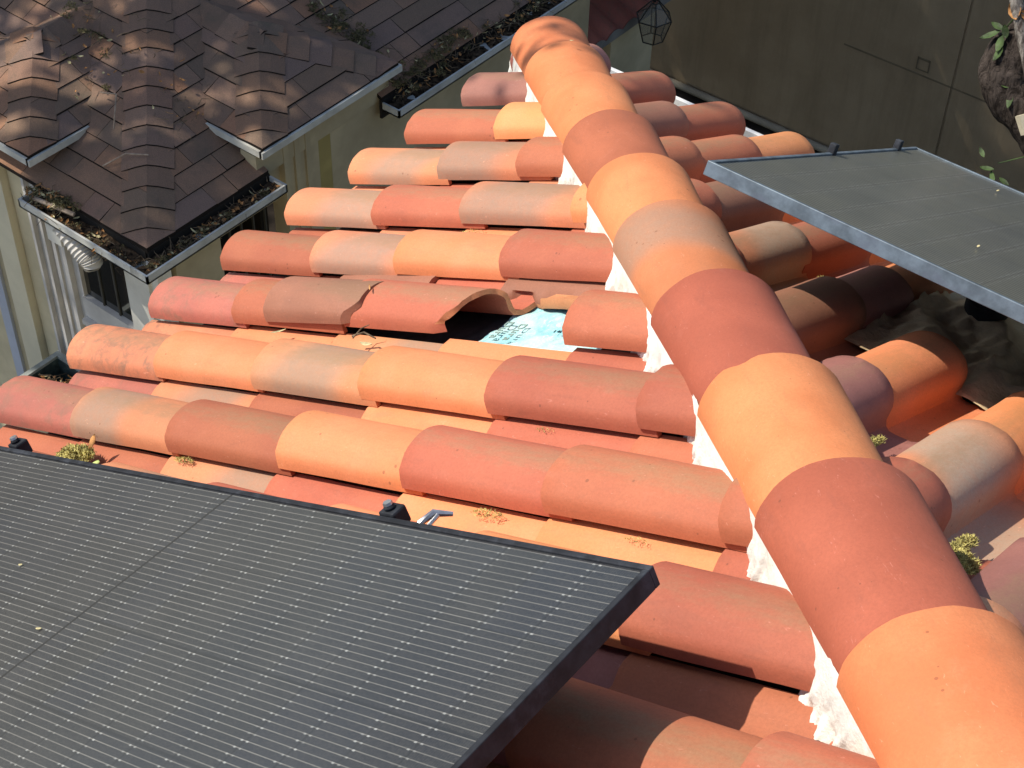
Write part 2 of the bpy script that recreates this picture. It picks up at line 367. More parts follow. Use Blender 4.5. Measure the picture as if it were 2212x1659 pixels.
# the slipped brown tile lying over its neighbours
o = place_tile('L', PL(.497, -1.682, .020), 'brown', 'brown clay tile that has slipped down over the salmon red tiles of its row', twist=-.012,
               me=mesh_from(tile_mb(L=.385, lo=-.020, hi=-.014, us=[0, .003, .1, .2, .3, .385]), 'clay_tile'))
o.data = o.data.copy()
for v in o.data.vertices:
    lim = .385-.075*max(0, 1-v.co.y/.035)**1.
    if v.co.x > .003: v.co.x = .003+(v.co.x-.003)*(lim-.003)/.382
# broken red tile: its upper end is snapped off along a ragged diagonal
def broken_tile():
    mb = tile_mb(L=.44, us=[0, .003]+[.44*i/24 for i in range(1, 25)], hi=-.022); me = mesh_from(mb, 'clay_tile')
    nP = len(PROF); bm = bmesh.new(); bm.from_mesh(me)
    def brk(v):  # length that survives at this v
        s = v/.19
        pts = [(-.2, .30), (.0, .305), (.05, .335), (.09, .365), (.12, .355), (.2, .385), (.3, .40), (.5, .415), (.7, .43), (1.0, .45), (1.3, .465), (2., .47)]
        for a, b in zip(pts, pts[1:]):
            if a[0] <= s <= b[0]: return a[1]+(b[1]-a[1])*(s-a[0])/(b[0]-a[0])
        return .3
    for f in list(bm.faces): pass
    for v in bm.verts:
        lim = brk(v.co.y)+.006*noise.noise(Vector((v.co.y*90, v.co.z*40, 0)))
        if v.co.x > .003: v.co.x = .003+(v.co.x-.003)*(lim-.003)/(.44-.003)
    bm.to_mesh(me); bm.free(); me.set_sharp_from_angle(angle=math.radians(38)); me.update(); return me
o = place_tile('L', PL(.775, -1.672, .006), 'red', 'salmon red clay tile with its upper end snapped off beside the turquoise sheet', twist=.01, me=broken_tile())
o.data = o.data.copy(); o.data.materials.append(CL['fract'])
for p in o.data.polygons:
    c = p.center
    if p.normal.x > .5 and c.x > .2: p.material_index = 1
# what is left of the next tile: pan strip with an orange fractured edge
def remnant():
    mb = MB(); N = 60; L = .45; rows = []
    for i in range(N+1):
        u = L*i/N; e = .214+.010*noise.noise(Vector((u*9, 1, 0)))+.006*noise.noise(Vector((u*38, 4, 0)))+(.028*math.exp(-((u-.08)/.05)**2))-(.03*max(0, math.sin((u-.14)*10)) if u > .14 else 0)
        b = -.008-.022*u/L
        hh = -.016+.05*max(0, (.215-e)/.05)
        rows.append([(u, e, b+hh-TH-.012), (u, e-.001, b+hh-TH), (u, e+.006, b+hh), (u, .240, b-.008), (u, .262, b-.001), (u, .275, b+.001), (u, .300, b+.002), (u, .302, b-.008)])
    for r in rows: mb.v += r
    n = len(rows[0]); mb.f = [(i*n+j, (i+1)*n+j, (i+1)*n+j+1, i*n+j+1) for i in range(N) for j in range(n-1)]; mb.c = [.5]*len(mb.f)
    return mesh_from(mb, 'clay_tile', 30)
o = place_tile('L', PL(1.075, -1.668, .006), 'brown', 'remnant of a smashed brown tile with an orange broken edge above the turquoise sheet', me=remnant())
o.data = o.data.copy(); o.data.materials.append(CL['fract'])
for p in o.data.polygons:
    if p.center.y < .222: p.material_index = 1

RIGHT = {-1: {0: 'mauve', 1: 'red'}, 0: {0: 'red', 1: 'red', 2: 'red'}, 1: {0: 'red', 1: 'brown', 2: 'red', 3: 'red'}, 2: {0: 'orange', 1: 'red', 2: 'red', 3: 'brown', 4: 'orange'},
         3: {0: 'red', 1: 'orange', 2: 'brown', 3: 'red', 4: 'red'}, 4: {0: 'red', 1: 'orange', 2: 'red', 3: 'greige', 4: 'red', 5: 'orange'},
         5: {0: 'red', 1: 'mauve', 2: 'orange', 3: 'mauve', 4: 'brown', 5: 'mauve', 6: 'red'}, 6: {4: 'orange', 5: 'mauve', 6: 'mauve', 7: 'red'},
         7: {4: 'orange', 5: 'greige', 6: 'red', 7: 'red', 8: 'red'}, 8: {3: 'red', 4: 'orange', 5: 'red', 6: 'mauve', 7: 'greige', 8: 'greige', 9: 'red'},
         9: {3: 'red', 4: 'blend', 5: 'red', 6: 'orange', 7: 'orange', 8: 'red', 9: 'blend', 10: 'red'}, 10: {4: 'red', 5: 'orange', 6: 'red', 7: 'blend', 8: 'orange', 9: 'red', 10: 'orange'}}
for k, d in RIGHT.items():
    for j, kind in d.items():
        x = .314+ROW*k+random.uniform(-.005, .005); y = .28-STEP*j+random.uniform(-.006, .006)
        if k == 5 and j == 4: y = -1.08
        if k == 5 and j == 3: y = -.80
        if k == 6 and j == 4: y = -1.135
        row = 'row touching the hip foot' if k == -1 else f'{ORK[k+1]} row'
        place_tile('R', PR(x, y, random.uniform(0, .003)), kind, f"{CW[kind]} clay tile, {ORD[min(j, 11)]} up the {ORK[k+1]} row from far corner, right slope", twist=random.uniform(-.006, .006))

# ------------------------------------------------------------------ hip tiles
DH = Vector((1, -1, m)).normalized(); LH = Vector((SQ, SQ, 0)); NH = DH.cross(LH)
if NH.z < 0: NH = -NH
# lateral axis chosen so that DH x V = up
VH = NH.cross(DH)
HIPC = Vector((.087, .087, .0))
def hip_pt(t, h=0): return HIPC+Vector((t, -t, .044+m*t))+NH*h
def hip_mb(L=.52):
    mb = MB(); n = 30; us = [0, .004, .13, .26, .39, L]; vs = []; fs = []
    for side in (0, 1):
        for u in us:
            R = .137-.023*u/L-TH*side-(.0025 if side == 0 and u == 0 else 0)
            for i in range(n+1):
                a = math.pi*i/n; w = 1.0
                z = R*math.sin(a); y = R*math.cos(a)
                vs.append((u, y, z*.83+.022*(1-u/L)-.004))
    nP = n+1; off = len(us)*nP
    for j in range(len(us)-1):
        for i in range(n):
            a, b, c, d = j*nP+i, j*nP+i+1, (j+1)*nP+i+1, (j+1)*nP+i
            fs += [(a, b, c, d), (a+off, d+off, c+off, b+off)]
    for i in range(n): fs.append((i+1, i, off+i, off+i+1)); a = (len(us)-1)*nP+i; fs.append((a, a+1, off+a+1, off+a))
    for j in range(len(us)-1):
        a, b = j*nP, (j+1)*nP; fs.append((a, b, off+b, off+a)); a, b = j*nP+n, (j+1)*nP+n; fs.append((b, a, off+a, off+b))
    mb.add(vs, fs); return mb
HB_ = mesh_from(hip_mb(), 'hip_tile')
HT = [(.0, 'hiporange', 'at the very foot of the hip, streaked by leaf shadow'), (.27, 'hiporange', 'second cap up from the foot of the hip'), (.55, 'hiporange', 'third cap up, just below the first brick red cap'),
      (.85, 'hipred', 'small in the distance, the farthest red cap of the hip'), (1.135, 'hiporange', 'between a far red cap and a pinkish grey one'), (1.395, 'hipblend', 'the only flashed one on the hip'),
      (1.705, 'hipred', 'the middle one of the three red caps'), (2.0, 'hiporange', 'with a chipped lip, beside the largest patch of white mortar'), (2.28, 'hipred', 'the nearest red cap, large in the lower right'),
      (2.575, 'hiporange', 'in the lower right corner, nearest of all'), (2.87, 'hipred', 'beyond the bottom edge of the photo'), (3.17, 'hiporange', 'beyond the bottom edge, uppermost')]
HO = .026
for t, kind, txt in HT:
    o = bpy.data.objects.new('hip_tile', HB_); COL.objects.link(o)
    me = HB_.copy(); o.data = me
    for v in me.vertices:
        q = Vector((v.co.y*28, v.co.z*28, t*9)); v.co.x += (.0035 if v.co.x < .006 else 0)*noise.noise(q); k_ = 1+.012*noise.noise(Vector((v.co.x*5, math.atan2(v.co.z, v.co.y)*1.6, t*7))); v.co.y *= k_; v.co.z *= k_
    if abs(t-2.0) < .01:
        me = me.copy(); bm = bmesh.new(); bm.from_mesh(me)
        for v in bm.verts:   # chip in the lower lip
            a = math.atan2(v.co.z, v.co.y)
            if v.co.x < .006 and abs(a-2.05) < .24: v.co.x += .016*(1-abs(a-2.05)/.24)
        bm.to_mesh(me); bm.free(); me.update()
        o.data = me
    frame(o, hip_pt(t, HO), DH, VH)
    o.matrix_world = o.matrix_world @ Matrix.Rotation(random.uniform(-.012, .012), 4, 'Z')
    if not o.data.materials: o.data.materials.append(CL[kind])
    o.material_slots[0].link = 'OBJECT'; o.material_slots[0].material = CL[kind]
    tag(o, f"{CW[kind]} half-round hip cap, {txt}", 'hip tile', 'half-round caps along the hip')

# ------------------------------------------------------------------ mortar under the hip caps
def mortar(side):
    mb = MB(); T0, T1, N, Q = -.05, 3.4, 1500, 14; sg = -1 if side == 'L' else 1
    for i in range(N+1):
        t = T0+(T1-T0)*i/N
        for q in range(Q+1):
            f = q/Q
            top = .120; w = (.012 if side == 'L' else .006)
            nz = noise.fractal(Vector((t*7, 3*sg, 0)), 1, 2, 5)*.026+noise.fractal(Vector((t*55, 9*sg, f*2)), 1, 2, 4)*.014*(.25+f)
            s = (top+(w+nz)*f**.8)*sg
            zc = hip_pt(t).z+.034
            zt = .044+m*t-abs(s)*m*SQ-.04
            z = zc*(1-f)+(zt)*f+.008*noise.noise(Vector((t*23, f*3, 5)))+.004*noise.noise(Vector((t*110, f*9, 5)))
            mb.v.append((HIPC.x+t+s*SQ, HIPC.y-t+s*SQ, z))
    for i in range(N):
        for q in range(Q):
            a = i*(Q+1)+q; mb.f.append((a, a+1, a+Q+2, a+Q+1) if side == 'L' else (a+1, a, a+Q+1, a+Q+2)); mb.c.append(.5)
    # a back face gives the bedding its thickness
    return mb
tag(mortar('L').build('hip_mortar', M_mortar, smooth=True, angle=60), 'ragged white mortar bedding along the left edge of the hip caps', 'mortar')
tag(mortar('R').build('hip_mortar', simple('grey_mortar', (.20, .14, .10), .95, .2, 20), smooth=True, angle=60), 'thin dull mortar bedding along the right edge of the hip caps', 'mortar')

# ------------------------------------------------------------------ torn turquoise underlayment in the hole
def sheet():
    t = NT('turquoise_sheet', .5, .4); v = t.coord(False); n = t.noise(v, 9, 6, .7); n2 = t.noise(v, 60, 4, .7, 1.)
    c = t.mix(t.ramp(n, .35, .65), (.22, .52, .56), (.50, .70, .68)); c = t.mix(t.math('MULTIPLY', t.ramp(n2, .52, .64), .6), c, (.66, .72, .66)); c = t.mix(t.math('MULTIPLY', t.ramp(t.noise(v, 22, 6, .75), .55, .72), .5), c, (.34, .33, .27))
    t.bump(n2, .3, .01); return t.col(c)
sh = empty('underlayment_sheet', PL(1.28, -1.57, -.050)); frame(sh, PL(1.28, -1.57, -.050), UL, VL)
tag(sh, 'torn turquoise printed underlayment sheet showing through the hole in the tiles', 'underlayment')
mb = MB(); N = 28
for i in range(N+1):
    for j in range(N+1):
        u = -.16+.39*i/N+(.013*noise.noise(Vector((j*.4, 1, 1)))+(j/N-.5)*.05 if i == 0 else 0); v = -.16+.30*j/N+(.012*noise.noise(Vector((i*.5, 2, 1))) if j in (0, N) else 0)
        mb.v.append((u, v, .009*noise.noise(Vector((i*.25, j*.25, 0)))+.004*abs(noise.noise(Vector((i*.7+j*.3, j*.15, 0))))))
mb.f = [(i*(N+1)+j, (i+1)*(N+1)+j, (i+1)*(N+1)+j+1, i*(N+1)+j+1) for i in range(N) for j in range(N)]; mb.c = [0]*len(mb.f)
shs = mb.build('sheet', sheet(), sh, smooth=True)
M_ink = simple('grey_print', (.30, .40, .36), .7, .1, 30); M_ink2 = simple('dark_print', (.03, .07, .09), .7, .1, 30)
def text(body, size, u, v, mat, rot=-math.pi/2, name='lettering'):
    cu = bpy.data.curves.new(name, 'FONT'); cu.body = body; cu.size = size; cu.extrude = .0012; cu.space_character = 1.1
    tmp = bpy.data.objects.new('t', cu); COL.objects.link(tmp); bpy.context.view_layer.update()
    me = bpy.data.meshes.new_from_object(tmp.evaluated_get(bpy.context.evaluated_depsgraph_get())); bpy.data.objects.remove(tmp)
    me.materials.clear(); me.materials.append(mat); o = bpy.data.objects.new(name, me); COL.objects.link(o); o.parent = sh
    o.matrix_parent_inverse = Matrix(); o.location = (u, v, .0135); o.rotation_euler = (0, 0, rot); return o
text('Dura', .034, -.122, .036, M_ink); text('Dura', .034, -.072, .030, M_ink); text('1 46 10', .013, .055, .0, M_ink2, 0)

# ------------------------------------------------------------------ solar panels
def panel(name, C, U, V, LU, LV, fr, glass, label, fw_=.011, fh=.033, under=None):
    """C: top corner; panel spans +U*LU, +V*LV ; U x V = normal"""
    root = empty(name); frame(root, C, U, V); tag(root, label, 'solar panel', 'solar panels standing over the tiles')
    g = MB(); g.box(fw_, LU-fw_, fw_, LV-fw_, -.010, -.004); go = g.build('glass', glass, root)
    f = MB(); f.box(0, LU, 0, fw_, -fh, 0); f.box(0, LU, LV-fw_, LV, -fh, 0); f.box(0, fw_, fw_, LV-fw_, -fh, 0); f.box(LU-fw_, LU, fw_, LV-fw_, -fh, 0)
    fo = f.build('frame', fr, root); bv = fo.modifiers.new('b', 'BEVEL'); bv.width = .0015; bv.segments = 2
    b = MB(); b.box(.02, LU-.02, .02, LV-.02, -.014, -.0105); b.build('backsheet', M_blk, root)
    for q in (.25, .75):
        r = MB(); r.box(.14, LU-.14, LV*q-.02, LV*q+.02, -fh-.045, -fh-.001); r.build('rail', M_blk, root)
    return root
# left: upper right corner of the panel at x 2.27, y -2.6
CLh = Vector((2.270, -2.598, 1.470))
UPL = -UL; VPL = -VL       # local x runs down the slope, local y towards the camera; (-UL)x(-VL)=NL
gl = panel_mat('dusty_cells', .975, .0142, (.015, .016, .019), (.085, .08, .072), .34, .3, .13, (.175, .168, .15), .5)
panelL = panel('solar_panel', CLh, UPL, VPL, 1.965, 1.05, M_blk, gl, 'black framed solar panel with fine silver lines, filling the lower left corner')
gr_ = panel_mat('hazy_cells', .78, .0165, (.024, .028, .030), (.15, .15, .115), .38, .4, .4, (.20, .20, .16), .2, .95)
CRh = Vector((1.556, -1.325, 1.106))
# local x: down slope (-UR), local y: along +x ; (-UR) x VR = -NR so swap
panelR = panel('solar_panel', CRh, VR, -UR, 1.9, 1.30, M_alu, gr_, 'grey hazy solar panel with an anodised metal frame, raised over the right slope')
def clamp(loc, U, V, label, big=True):
    r = empty('panel_clamp'); frame(r, loc, U, V); tag(r, label, 'clamp', 'clamps holding the solar panels')
    b = MB(); k = .85 if big else .5; b.box(-.022*k, .022*k, -.018*k, .020*k, -.03, .003); b.tube([(0, -.002, .003), (0, -.002, .003+.010*k)], [.013*k, .013*k], 6); o = b.build('body', M_blk, r); bv = o.modifiers.new('b', 'BEVEL'); bv.width = .004; bv.segments = 2
    s = MB(); s.tube([(0, -.002, .0035+.010*k), (0, -.002, .0085+.010*k)], [.0085*(k+.2), .0075*(k+.2)], 6); s.build('bolt', M_steel, r); return r
def onL(s, d=.012, h=.0): return CLh+UPL*s+VL*d+NL*h
clamp(onL(.572, .02, -.002), -UPL, VL, 'black clamp gripping the top edge of the near panel, beside a bent wire clip')
clamp(onL(1.80, .02, -.002), -UPL, VL, 'black clamp near the left edge of the photo, on the near panel')
b = MB(); b.tube([onL(.505, -.005, -.03), onL(.505, .015, -.015), onL(.495, .04, -.012), onL(.475, .06, -.025)], [.004, .006, .007, .004], 8)
b.tube([onL(.485, .0, -.04), onL(.49, .02, -.02), onL(.485, .04, -.014)], [.004, .004, .004], 6); tag(b.build('wire_clip', M_steel, smooth=True), 'bent bright metal clip poking out above the near panel edge', 'clip')
def onR(sx, h=0): return CRh+VR*sx-UR*1.305+NR*h
clamp(onR(0.0, .0)+UR*.62+Vector((.004, 0, 0))-NR*.006, UR, -VR, 'small shiny clamp on the far left edge of the raised panel, nearer one', False)
clamp(onR(0.0, .0)+UR*.16+Vector((.004, 0, 0))-NR*.006, UR, -VR, 'small shiny clamp on the left edge of the raised panel, close to its far corner', False)

# flashing and mounting post under the raised panel
mb = MB(); NX, NY = 70, 110
for i in range(NX+1):
    for j in range(NY+1):
        x = 1.885+.75*i/NX; y = -1.17+1.18*j/NY
        p = Vector((x*5, y*4, 0)); h = .0+.034*max(0, 1-2.2*abs(noise.noise(Vector((x*5+y*2, y*2.2, 4)))))+.013*max(0, 1-2.6*abs(noise.noise(Vector((x*19-y*4, y*4+x*3, 9)))))+.014*noise.noise(Vector((x*7, y*5, 1)))+.008*noise.noise(Vector((x*30, y*20, 3)))
        if i == 0: h += .02*abs(noise.noise(Vector((y*25, 0, 0)))); x += .02*noise.noise(Vector((y*18, 2, 0)))
        if j == 0: y += .02*noise.noise(Vector((x*18, 7, 0)))
        h += .05*max(0, 1-math.hypot(x-2.0, y+.62)/.16); h = h*min(1, (j+1)/14)-.02*(1-min(1, j/14))
        mb.v.append(PR(x, y, h))
mb.f = [(i*(NY+1)+j, (i+1)*(NY+1)+j, (i+1)*(NY+1)+j+1, i*(NY+1)+j+1) for i in range(NX) for j in range(NY)]; mb.c = [0]*len(mb.f)
tag(mb.build('crinkled_flashing', simple('khaki_flashing', (.60, .45, .27), .4, .15, 7, .5, .5, (.26, .185, .12)), smooth=True, angle=70), 'crinkled khaki flashing lying under the raised solar panel', 'flashing')
mp = empty('mounting_post', PR(2.02, -.66, .05)); tag(mp, 'mounting post with a flat black rubber collar under the raised panel', 'mount')
b = MB(); b.tube([(0, 0, -.03), (0, 0, .20)], [.022, .022], 16); b.build('post', M_pvc, mp, True)
b = MB(); b.tube([(0, 0, .005), (0, 0, .045)], [.056, .056], 28); b.tube([(0, 0, .045), (0, 0, .052)], [.03, .03], 20); b.build('rubber_collar', M_rub, mp, True)

# ------------------------------------------------------------------ right eave gutter
g = empty('eave_gutter', (3, .44, -.2)); tag(g, 'white gutter whose sunlit lip shows beyond the right slope', 'gutter')
b = MB(); X0, X1 = -.16-3, 4.; b.box(X0, X1, .055, .072, -.12, .0); b.box(X0, X1, -.06, .055, -.12, -.108); b.box(X0, X1, -.075, -.06, -.12, -.0); b.build('trough', M_gutw, g)
b = MB(); b.box(X0, X1, -.06, .055, -.107, -.07); b.build('litter', M_litter, g)

# ------------------------------------------------------------------ shingled lower house
def clip_poly(poly, ax, val, keep_less):
    out = []
    for i in range(len(poly)):
        a, b = poly[i], poly[(i+1) % len(poly)]; ia = (a[ax] <= val) == keep_less; ib = (b[ax] <= val) == keep_less
        if ia: out.append(a)
        if ia != ib:
            t = (val-a[ax])/(b[ax]-a[ax]); out.append(tuple(a[k]+t*(b[k]-a[k]) for k in range(2)))
    return out
SM = .5
def shingle_face(mb, poly, origin, ex, ey, expo=.135):
    """poly in (u along eave, v plan distance up the slope); origin world; ex eave dir, ey plan up dir"""
    vmax = max(p[1] for p in poly); umin, umax = min(p[0] for p in poly), max(p[0] for p in poly)
    dv = expo/math.sqrt(1+SM*SM)
    def W(u, v, h): return Vector(origin)+Vector(ex)*u+Vector(ey)*v+Vector((0, 0, SM*v+h))
    r = 0; v0 = 0.
    while v0 < vmax:
        u = umin-random.uniform(0, .3)
        while u < umax:
            w = random.choice((.16, .22, .3, .38, .5)); q = clip_poly(poly, 1, v0, False)
            for ax, val, kl in ((1, v0+dv*1.02, True), (0, u, False), (0, u+w-.003, True)):
                if q: q = clip_poly(q, ax, val, kl)
            if q and len(q) > 2:
                th = random.choice((.007, .008, .012))
                n = len(q); H = lambda v: .001+th*(1-(v-v0)/dv*1.0)
                vs = [W(a, b_, H(b_)) for a, b_ in q]+[W(a, b_, -.02) for a, b_ in q]
                area = sum(q[i][0]*q[(i+1) % n][1]-q[(i+1) % n][0]*q[i][1] for i in range(n))
                cr = Vector(ex).cross(Vector(ey)).z*area
                top = tuple(range(n)); top = top if cr > 0 else top[::-1]
                fs = [top]+[((i+1) % n, i, n+i, n+(i+1) % n) if cr > 0 else (i, (i+1) % n, n+(i+1) % n, n+i) for i in range(n)]
                mb.add(vs, [fs[0]], random.random()); k0 = len(mb.v)-len(vs); mb.f += [tuple(i+k0 for i in f) for f in fs[1:]]; mb.c += [-1]*(len(fs)-1)
            u += w
        v0 += dv
def caps(mb, a, b, n1, n2, expo=.135, w=.15):
    """folded cap shingles from a (low) to b (high); n1,n2: plan directions down each side with slope"""
    a, b = Vector(a), Vector(b); L = (b-a).length; d = (b-a)/L; k = int(L/expo)+1
    n1 = Vector(n1); n1 = n1-d*n1.dot(d); n1.normalize(); n2 = Vector(n2); n2 = n2-d*n2.dot(d); n2.normalize()
    for i in range(k):
        s0 = i*expo; s1 = min(s0+expo*1.12, L+.05); ww = w*random.uniform(.95, 1.04)
        lift0, lift1 = .020, .010
        pts = []
        for s, lf in ((s0, lift0), (s1, lift1)):
            c = a+d*s+Vector((0, 0, lf)); e = d*(ww*.85 if (i == 0 and s == s0) else 0); up_ = Vector((0, 0, 1)); pts += [c+n1*ww+e-up_*.006, c+n1*ww*.42+e*.42+up_*.0, c-up_*.003, c+n2*ww*.42+e*.42+up_*.0, c+n2*ww+e-up_*.006]
        low = [p-Vector((0, 0, .014)) for p in pts]
        fs = [(j, j+1, j+6, j+5) for j in range(4)]+[(j+1, j, j+10, j+11) for j in range(4)]+[(0, 5, 15, 10), (9, 4, 14, 19), (5, 6, 16, 15), (6, 7, 17, 16), (7, 8, 18, 17), (8, 9, 19, 18)]
        k0 = len(mb.v); mb.add(pts+low, fs[:4], random.random()); mb.f += [tuple(i+k0 for i in f) for f in fs[4:]]; mb.c += [-1]*(len(fs)-4)
lh = empty('shingled_house', (-2.745, .385, -5.7)); tag(lh, 'lower house wing with brown shingled hips and cream walls, behind the tiles', 'house')
def LP(o): o.location = (2.745, -.385, 5.7); return o
rf = MB(); cx, cy, cz = -2.745, .385, -2.48
for pl in ([(0, 0), (.92, 0), (.92, .92)], [(.92, .09), (1.88, .09), (1.88, 1.88), (.92, .92)], [(1.88, 0), (7, 0), (7, 4), (4, 4), (1.88, 1.88)]): shingle_face(rf, pl, (cx, cy, cz), (0, 1, 0), (-1, 0, 0))            # faces +x
shingle_face(rf, [(0, 0), (4, 4), (5, 4), (5, 0)], (cx, cy, cz), (-1, 0, 0), (0, 1, 0))            # faces -y
LP(rf.build('main_roof', M_shin, lh))
for nm, (bx_, by, bz), ang in (('raised_roof', (-2.70, 1.235, -2.275), 0), ('raised_roof', (-3.625-1.14, .36, -2.275), 1)):
    rf = MB(); w = 1.14; h = w/2
    if ang == 0:
        o3 = (bx_, by, bz); shingle_face(rf, [(0, 0), (w, 0), (h, h)], o3, (0, 1, 0), (-1, 0, 0))
        shingle_face(rf, [(0, 0), (h, h), (1.9, h), (1.9, 0)], o3, (-1, 0, 0), (0, 1, 0)); shingle_face(rf, [(0, 0), (h, h), (1.9, h), (1.9, 0)], (bx_, by+w, bz), (-1, 0, 0), (0, -1, 0))
        ap = Vector((bx_-h, by+h, bz+SM*h)); c1, c2 = Vector(o3), Vector((bx_, by+w, bz)); e = Vector((-1, 0, 0))
        A, B = Vector((1, 0, -SM)), Vector((0, -1, -SM)); C = Vector((0, 1, -SM))
    else:
        o3 = (bx_, by, bz); shingle_face(rf, [(0, 0), (w, 0), (h, h)], o3, (1, 0, 0), (0, 1, 0))
        shingle_face(rf, [(0, 0), (h, h), (1.9, h), (1.9, 0)], (bx_+w, by, bz), (0, 1, 0), (-1, 0, 0)); shingle_face(rf, [(0, 0), (h, h), (1.9, h), (1.9, 0)], o3, (0, 1, 0), (1, 0, 0))
        ap = Vector((bx_+h, by+h, bz+SM*h)); c1, c2 = Vector((bx_+w, by, bz)), Vector(o3); e = Vector((0, 1, 0))
        A, B = Vector((0, -1, -SM)), Vector((1, 0, -SM)); C = Vector((-1, 0, -SM))
    r_ = LP(rf.build(nm, M_shin, lh))
    cp = MB(); caps(cp, c1, ap, A, B); caps(cp, c2, ap, C, A); caps(cp, ap+e*1.3, ap-e*.0, B, C); cp.build('hip_cap', M_shin, r_)
    fa = MB()
    if ang == 0: fa.box(bx_-.55, bx_+.004, by-.016, by+.01, bz-.045, bz-.002); fa.box(bx_-.012, bx_+.016, by-.016, by+w+.016, bz-.045, bz-.002)
    else: fa.box(bx_+w-.012, bx_+w+.016, by-.016, by+.5, bz-.045, bz-.002); fa.box(bx_-.5, bx_+w+.004, by-.016, by+.012, bz-.045, bz-.002)
    fa.build('fascia', M_fascia, r_)
cp = MB(); caps(cp, (cx, cy, cz), (cx-4, cy+4, cz+SM*4), Vector((1, 0, -SM)), Vector((0, -1, -SM))); LP(cp.build('hip_cap', M_shin, lh))
# gutters of the lower house
def trough(x0, x1, y0, y1, z, lipside, name='gutter', inner=M_gutin):
    b = MB(); t_ = .012
    b.box(x0, x1, y0, y1, z-.055, z-.045)
    if lipside != '-y': b.box(x1-t_, x1, y0, y1, z-.055, z)
    if lipside != '+x': b.box(x0, x1, y0, y0+t_, z-.055, z)
    if lipside == '+x': b.box(x0, x1, y0, y0+t_, z-.0549, z-.001); b.box(x0, x1, y1-t_, y1, z-.0549, z-.001)
    if lipside == '-y': b.box(x0, x0+t_, y0, y1, z-.0549, z-.001)
    o = b.build(name, M_gut, lh); LP(o)
    q = MB(); N = 40; rr = random.random()*50
    L = max(x1-x0, y1-y0); nn = int(L/.02)
    for i in range(nn+1):
        for j in range(7):
            if y1-y0 > x1-x0: X = x0+.002+(x1-x0-.016)*j/6; Y = y0+t_+(y1-y0-2*t_)*i/nn
            else: X = x0+t_+(x1-x0-2*t_)*i/nn; Y = y0+t_+(y1-y0-t_)*j/6
            q.v.append((X, Y, z-.034+.02*noise.fractal(Vector((X*12+rr, Y*12, 0)), 1, 2, 4)))
    q.f = [(i*7+j, i*7+j+1, (i+1)*7+j+1, (i+1)*7+j) for i in range(nn) for j in range(6)]; q.c = [0]*len(q.f)
    q.build('litter_bed', M_litter, o, True); return o
trough(-2.735, -2.605, .25, 1.31, -2.5, '+x'); trough(-3.65, -2.737, .25, .375, -2.5, '-y'); trough(-2.735, -2.60, 2.26, 6.5, -2.5, '+x')
q_ = MB(); q_.box(-2.76, -2.742, .39, 1.31, -2.62, -2.492); q_.box(-2.76, -2.742, 2.26, 6.4, -2.62, -2.492); q_.box(-3.62, -2.761, .382, .40, -2.62, -2.492); LP(q_.build('fascia', M_dark, lh))  # near-black boards: the shade below the roof edge is in their colour
# walls
def wpart(name, boxes, mat, parent=lh):
    b = MB()
    for q in boxes: b.box(*q)
    return LP(b.build(name, mat, parent))
ZB = -5.7
wpart('wall', [(-2.96, -2.80, 1.86, 4.47, ZB, -2.52), (-3.0, -2.82, .95, 1.86, -2.78, -2.52), (-2.98, -2.80, .60, .94, ZB, -2.52)], M_tan)
wpart('corner_post', [(-3.06, -2.86, .44, .60, ZB, -2.60), (-2.86, -2.795, .46, .56, ZB, -2.60)], M_white)
wpart('pilaster', [(-2.9, -2.775, 1.46, 1.50, ZB, -2.33), (-2.9, -2.79, 1.50, 1.55, ZB, -2.33), (-2.9, -2.775, 1.55, 1.59, ZB, -2.33), (-2.9, -2.79, 1.59, 1.64, ZB, -2.33), (-2.9, -2.775, 1.64, 1.68, ZB, -2.33), (-2.9, -2.785, 1.68, 1.75, ZB, -2.33)], M_tan)
wpart('trim_strip', [(-2.9, -2.792, 1.752, 1.86, ZB, -2.33)], M_olive)
wpart('recess', [(-3.3, -3.2, .9, 1.5, ZB, -2.5), (-3.2, -2.96, 1.40, 1.46, ZB, -2.5)], M_dark)
scr = wpart('screen', [(-2.90, -2.885, .99+.095*i, 1.0+.095*i, ZB, -2.7) for i in range(5)], M_bar)
wpart('soffit', [(-2.9, -2.78, 1.25, 2.37, -2.52, -2.36)], M_tan)
wy = .47
wpart('wall_panel', [(-4.05, -3.89, wy, wy+.12, ZB, -2.4), (-6.5, -4.44, wy-.02, wy+.12, ZB, -2.3)], M_deckpaint)
wpart('pilaster', [(-4.235, -4.06, wy-.05, wy+.12, ZB, -2.35)], simple('cream_pilaster', (.66, .60, .43), .9, .05, 3))
wpart('side_strip', [(-4.42, -4.33, wy-.04, wy+.12, ZB, -2.35)], simple('blue_grey_strip', (.45, .48, .54), .9, .05, 3))
wpart('side_panel', [(-4.33, -4.245, wy-.02, wy+.12, ZB, -2.35)], M_tan)
win = wpart('window', [], M_trim) if False else None
b = MB()
for x0, x1, d in ((-3.885, -3.86, .03), (-3.86, -3.80, .0), (-3.80, -3.775, .025), (-3.775, -3.72, -.01), (-3.72, -3.69, .02), (-3.69, -3.63, .005), (-3.63, -3.56, -.03)):
    b.box(x0, x1-.001, wy-d, wy+.12, ZB, -2.45)
b.box(-3.56, -3.06, wy+.0, wy+.12, -3.46, -3.31); b.box(-3.555, -3.06, wy-.035, wy+.12, -3.50, -3.462); b.box(-3.56, -3.06, wy+.015, wy+.12, ZB, -3.502); b.box(-3.56, -3.06, wy+.012, wy+.1, -2.60, -2.45)
b.box(-3.559, -3.546, wy+.01, wy+.12, -3.309, -2.601)
wf = LP(b.build('window_frame', M_trim, lh)); wf.name = 'window'
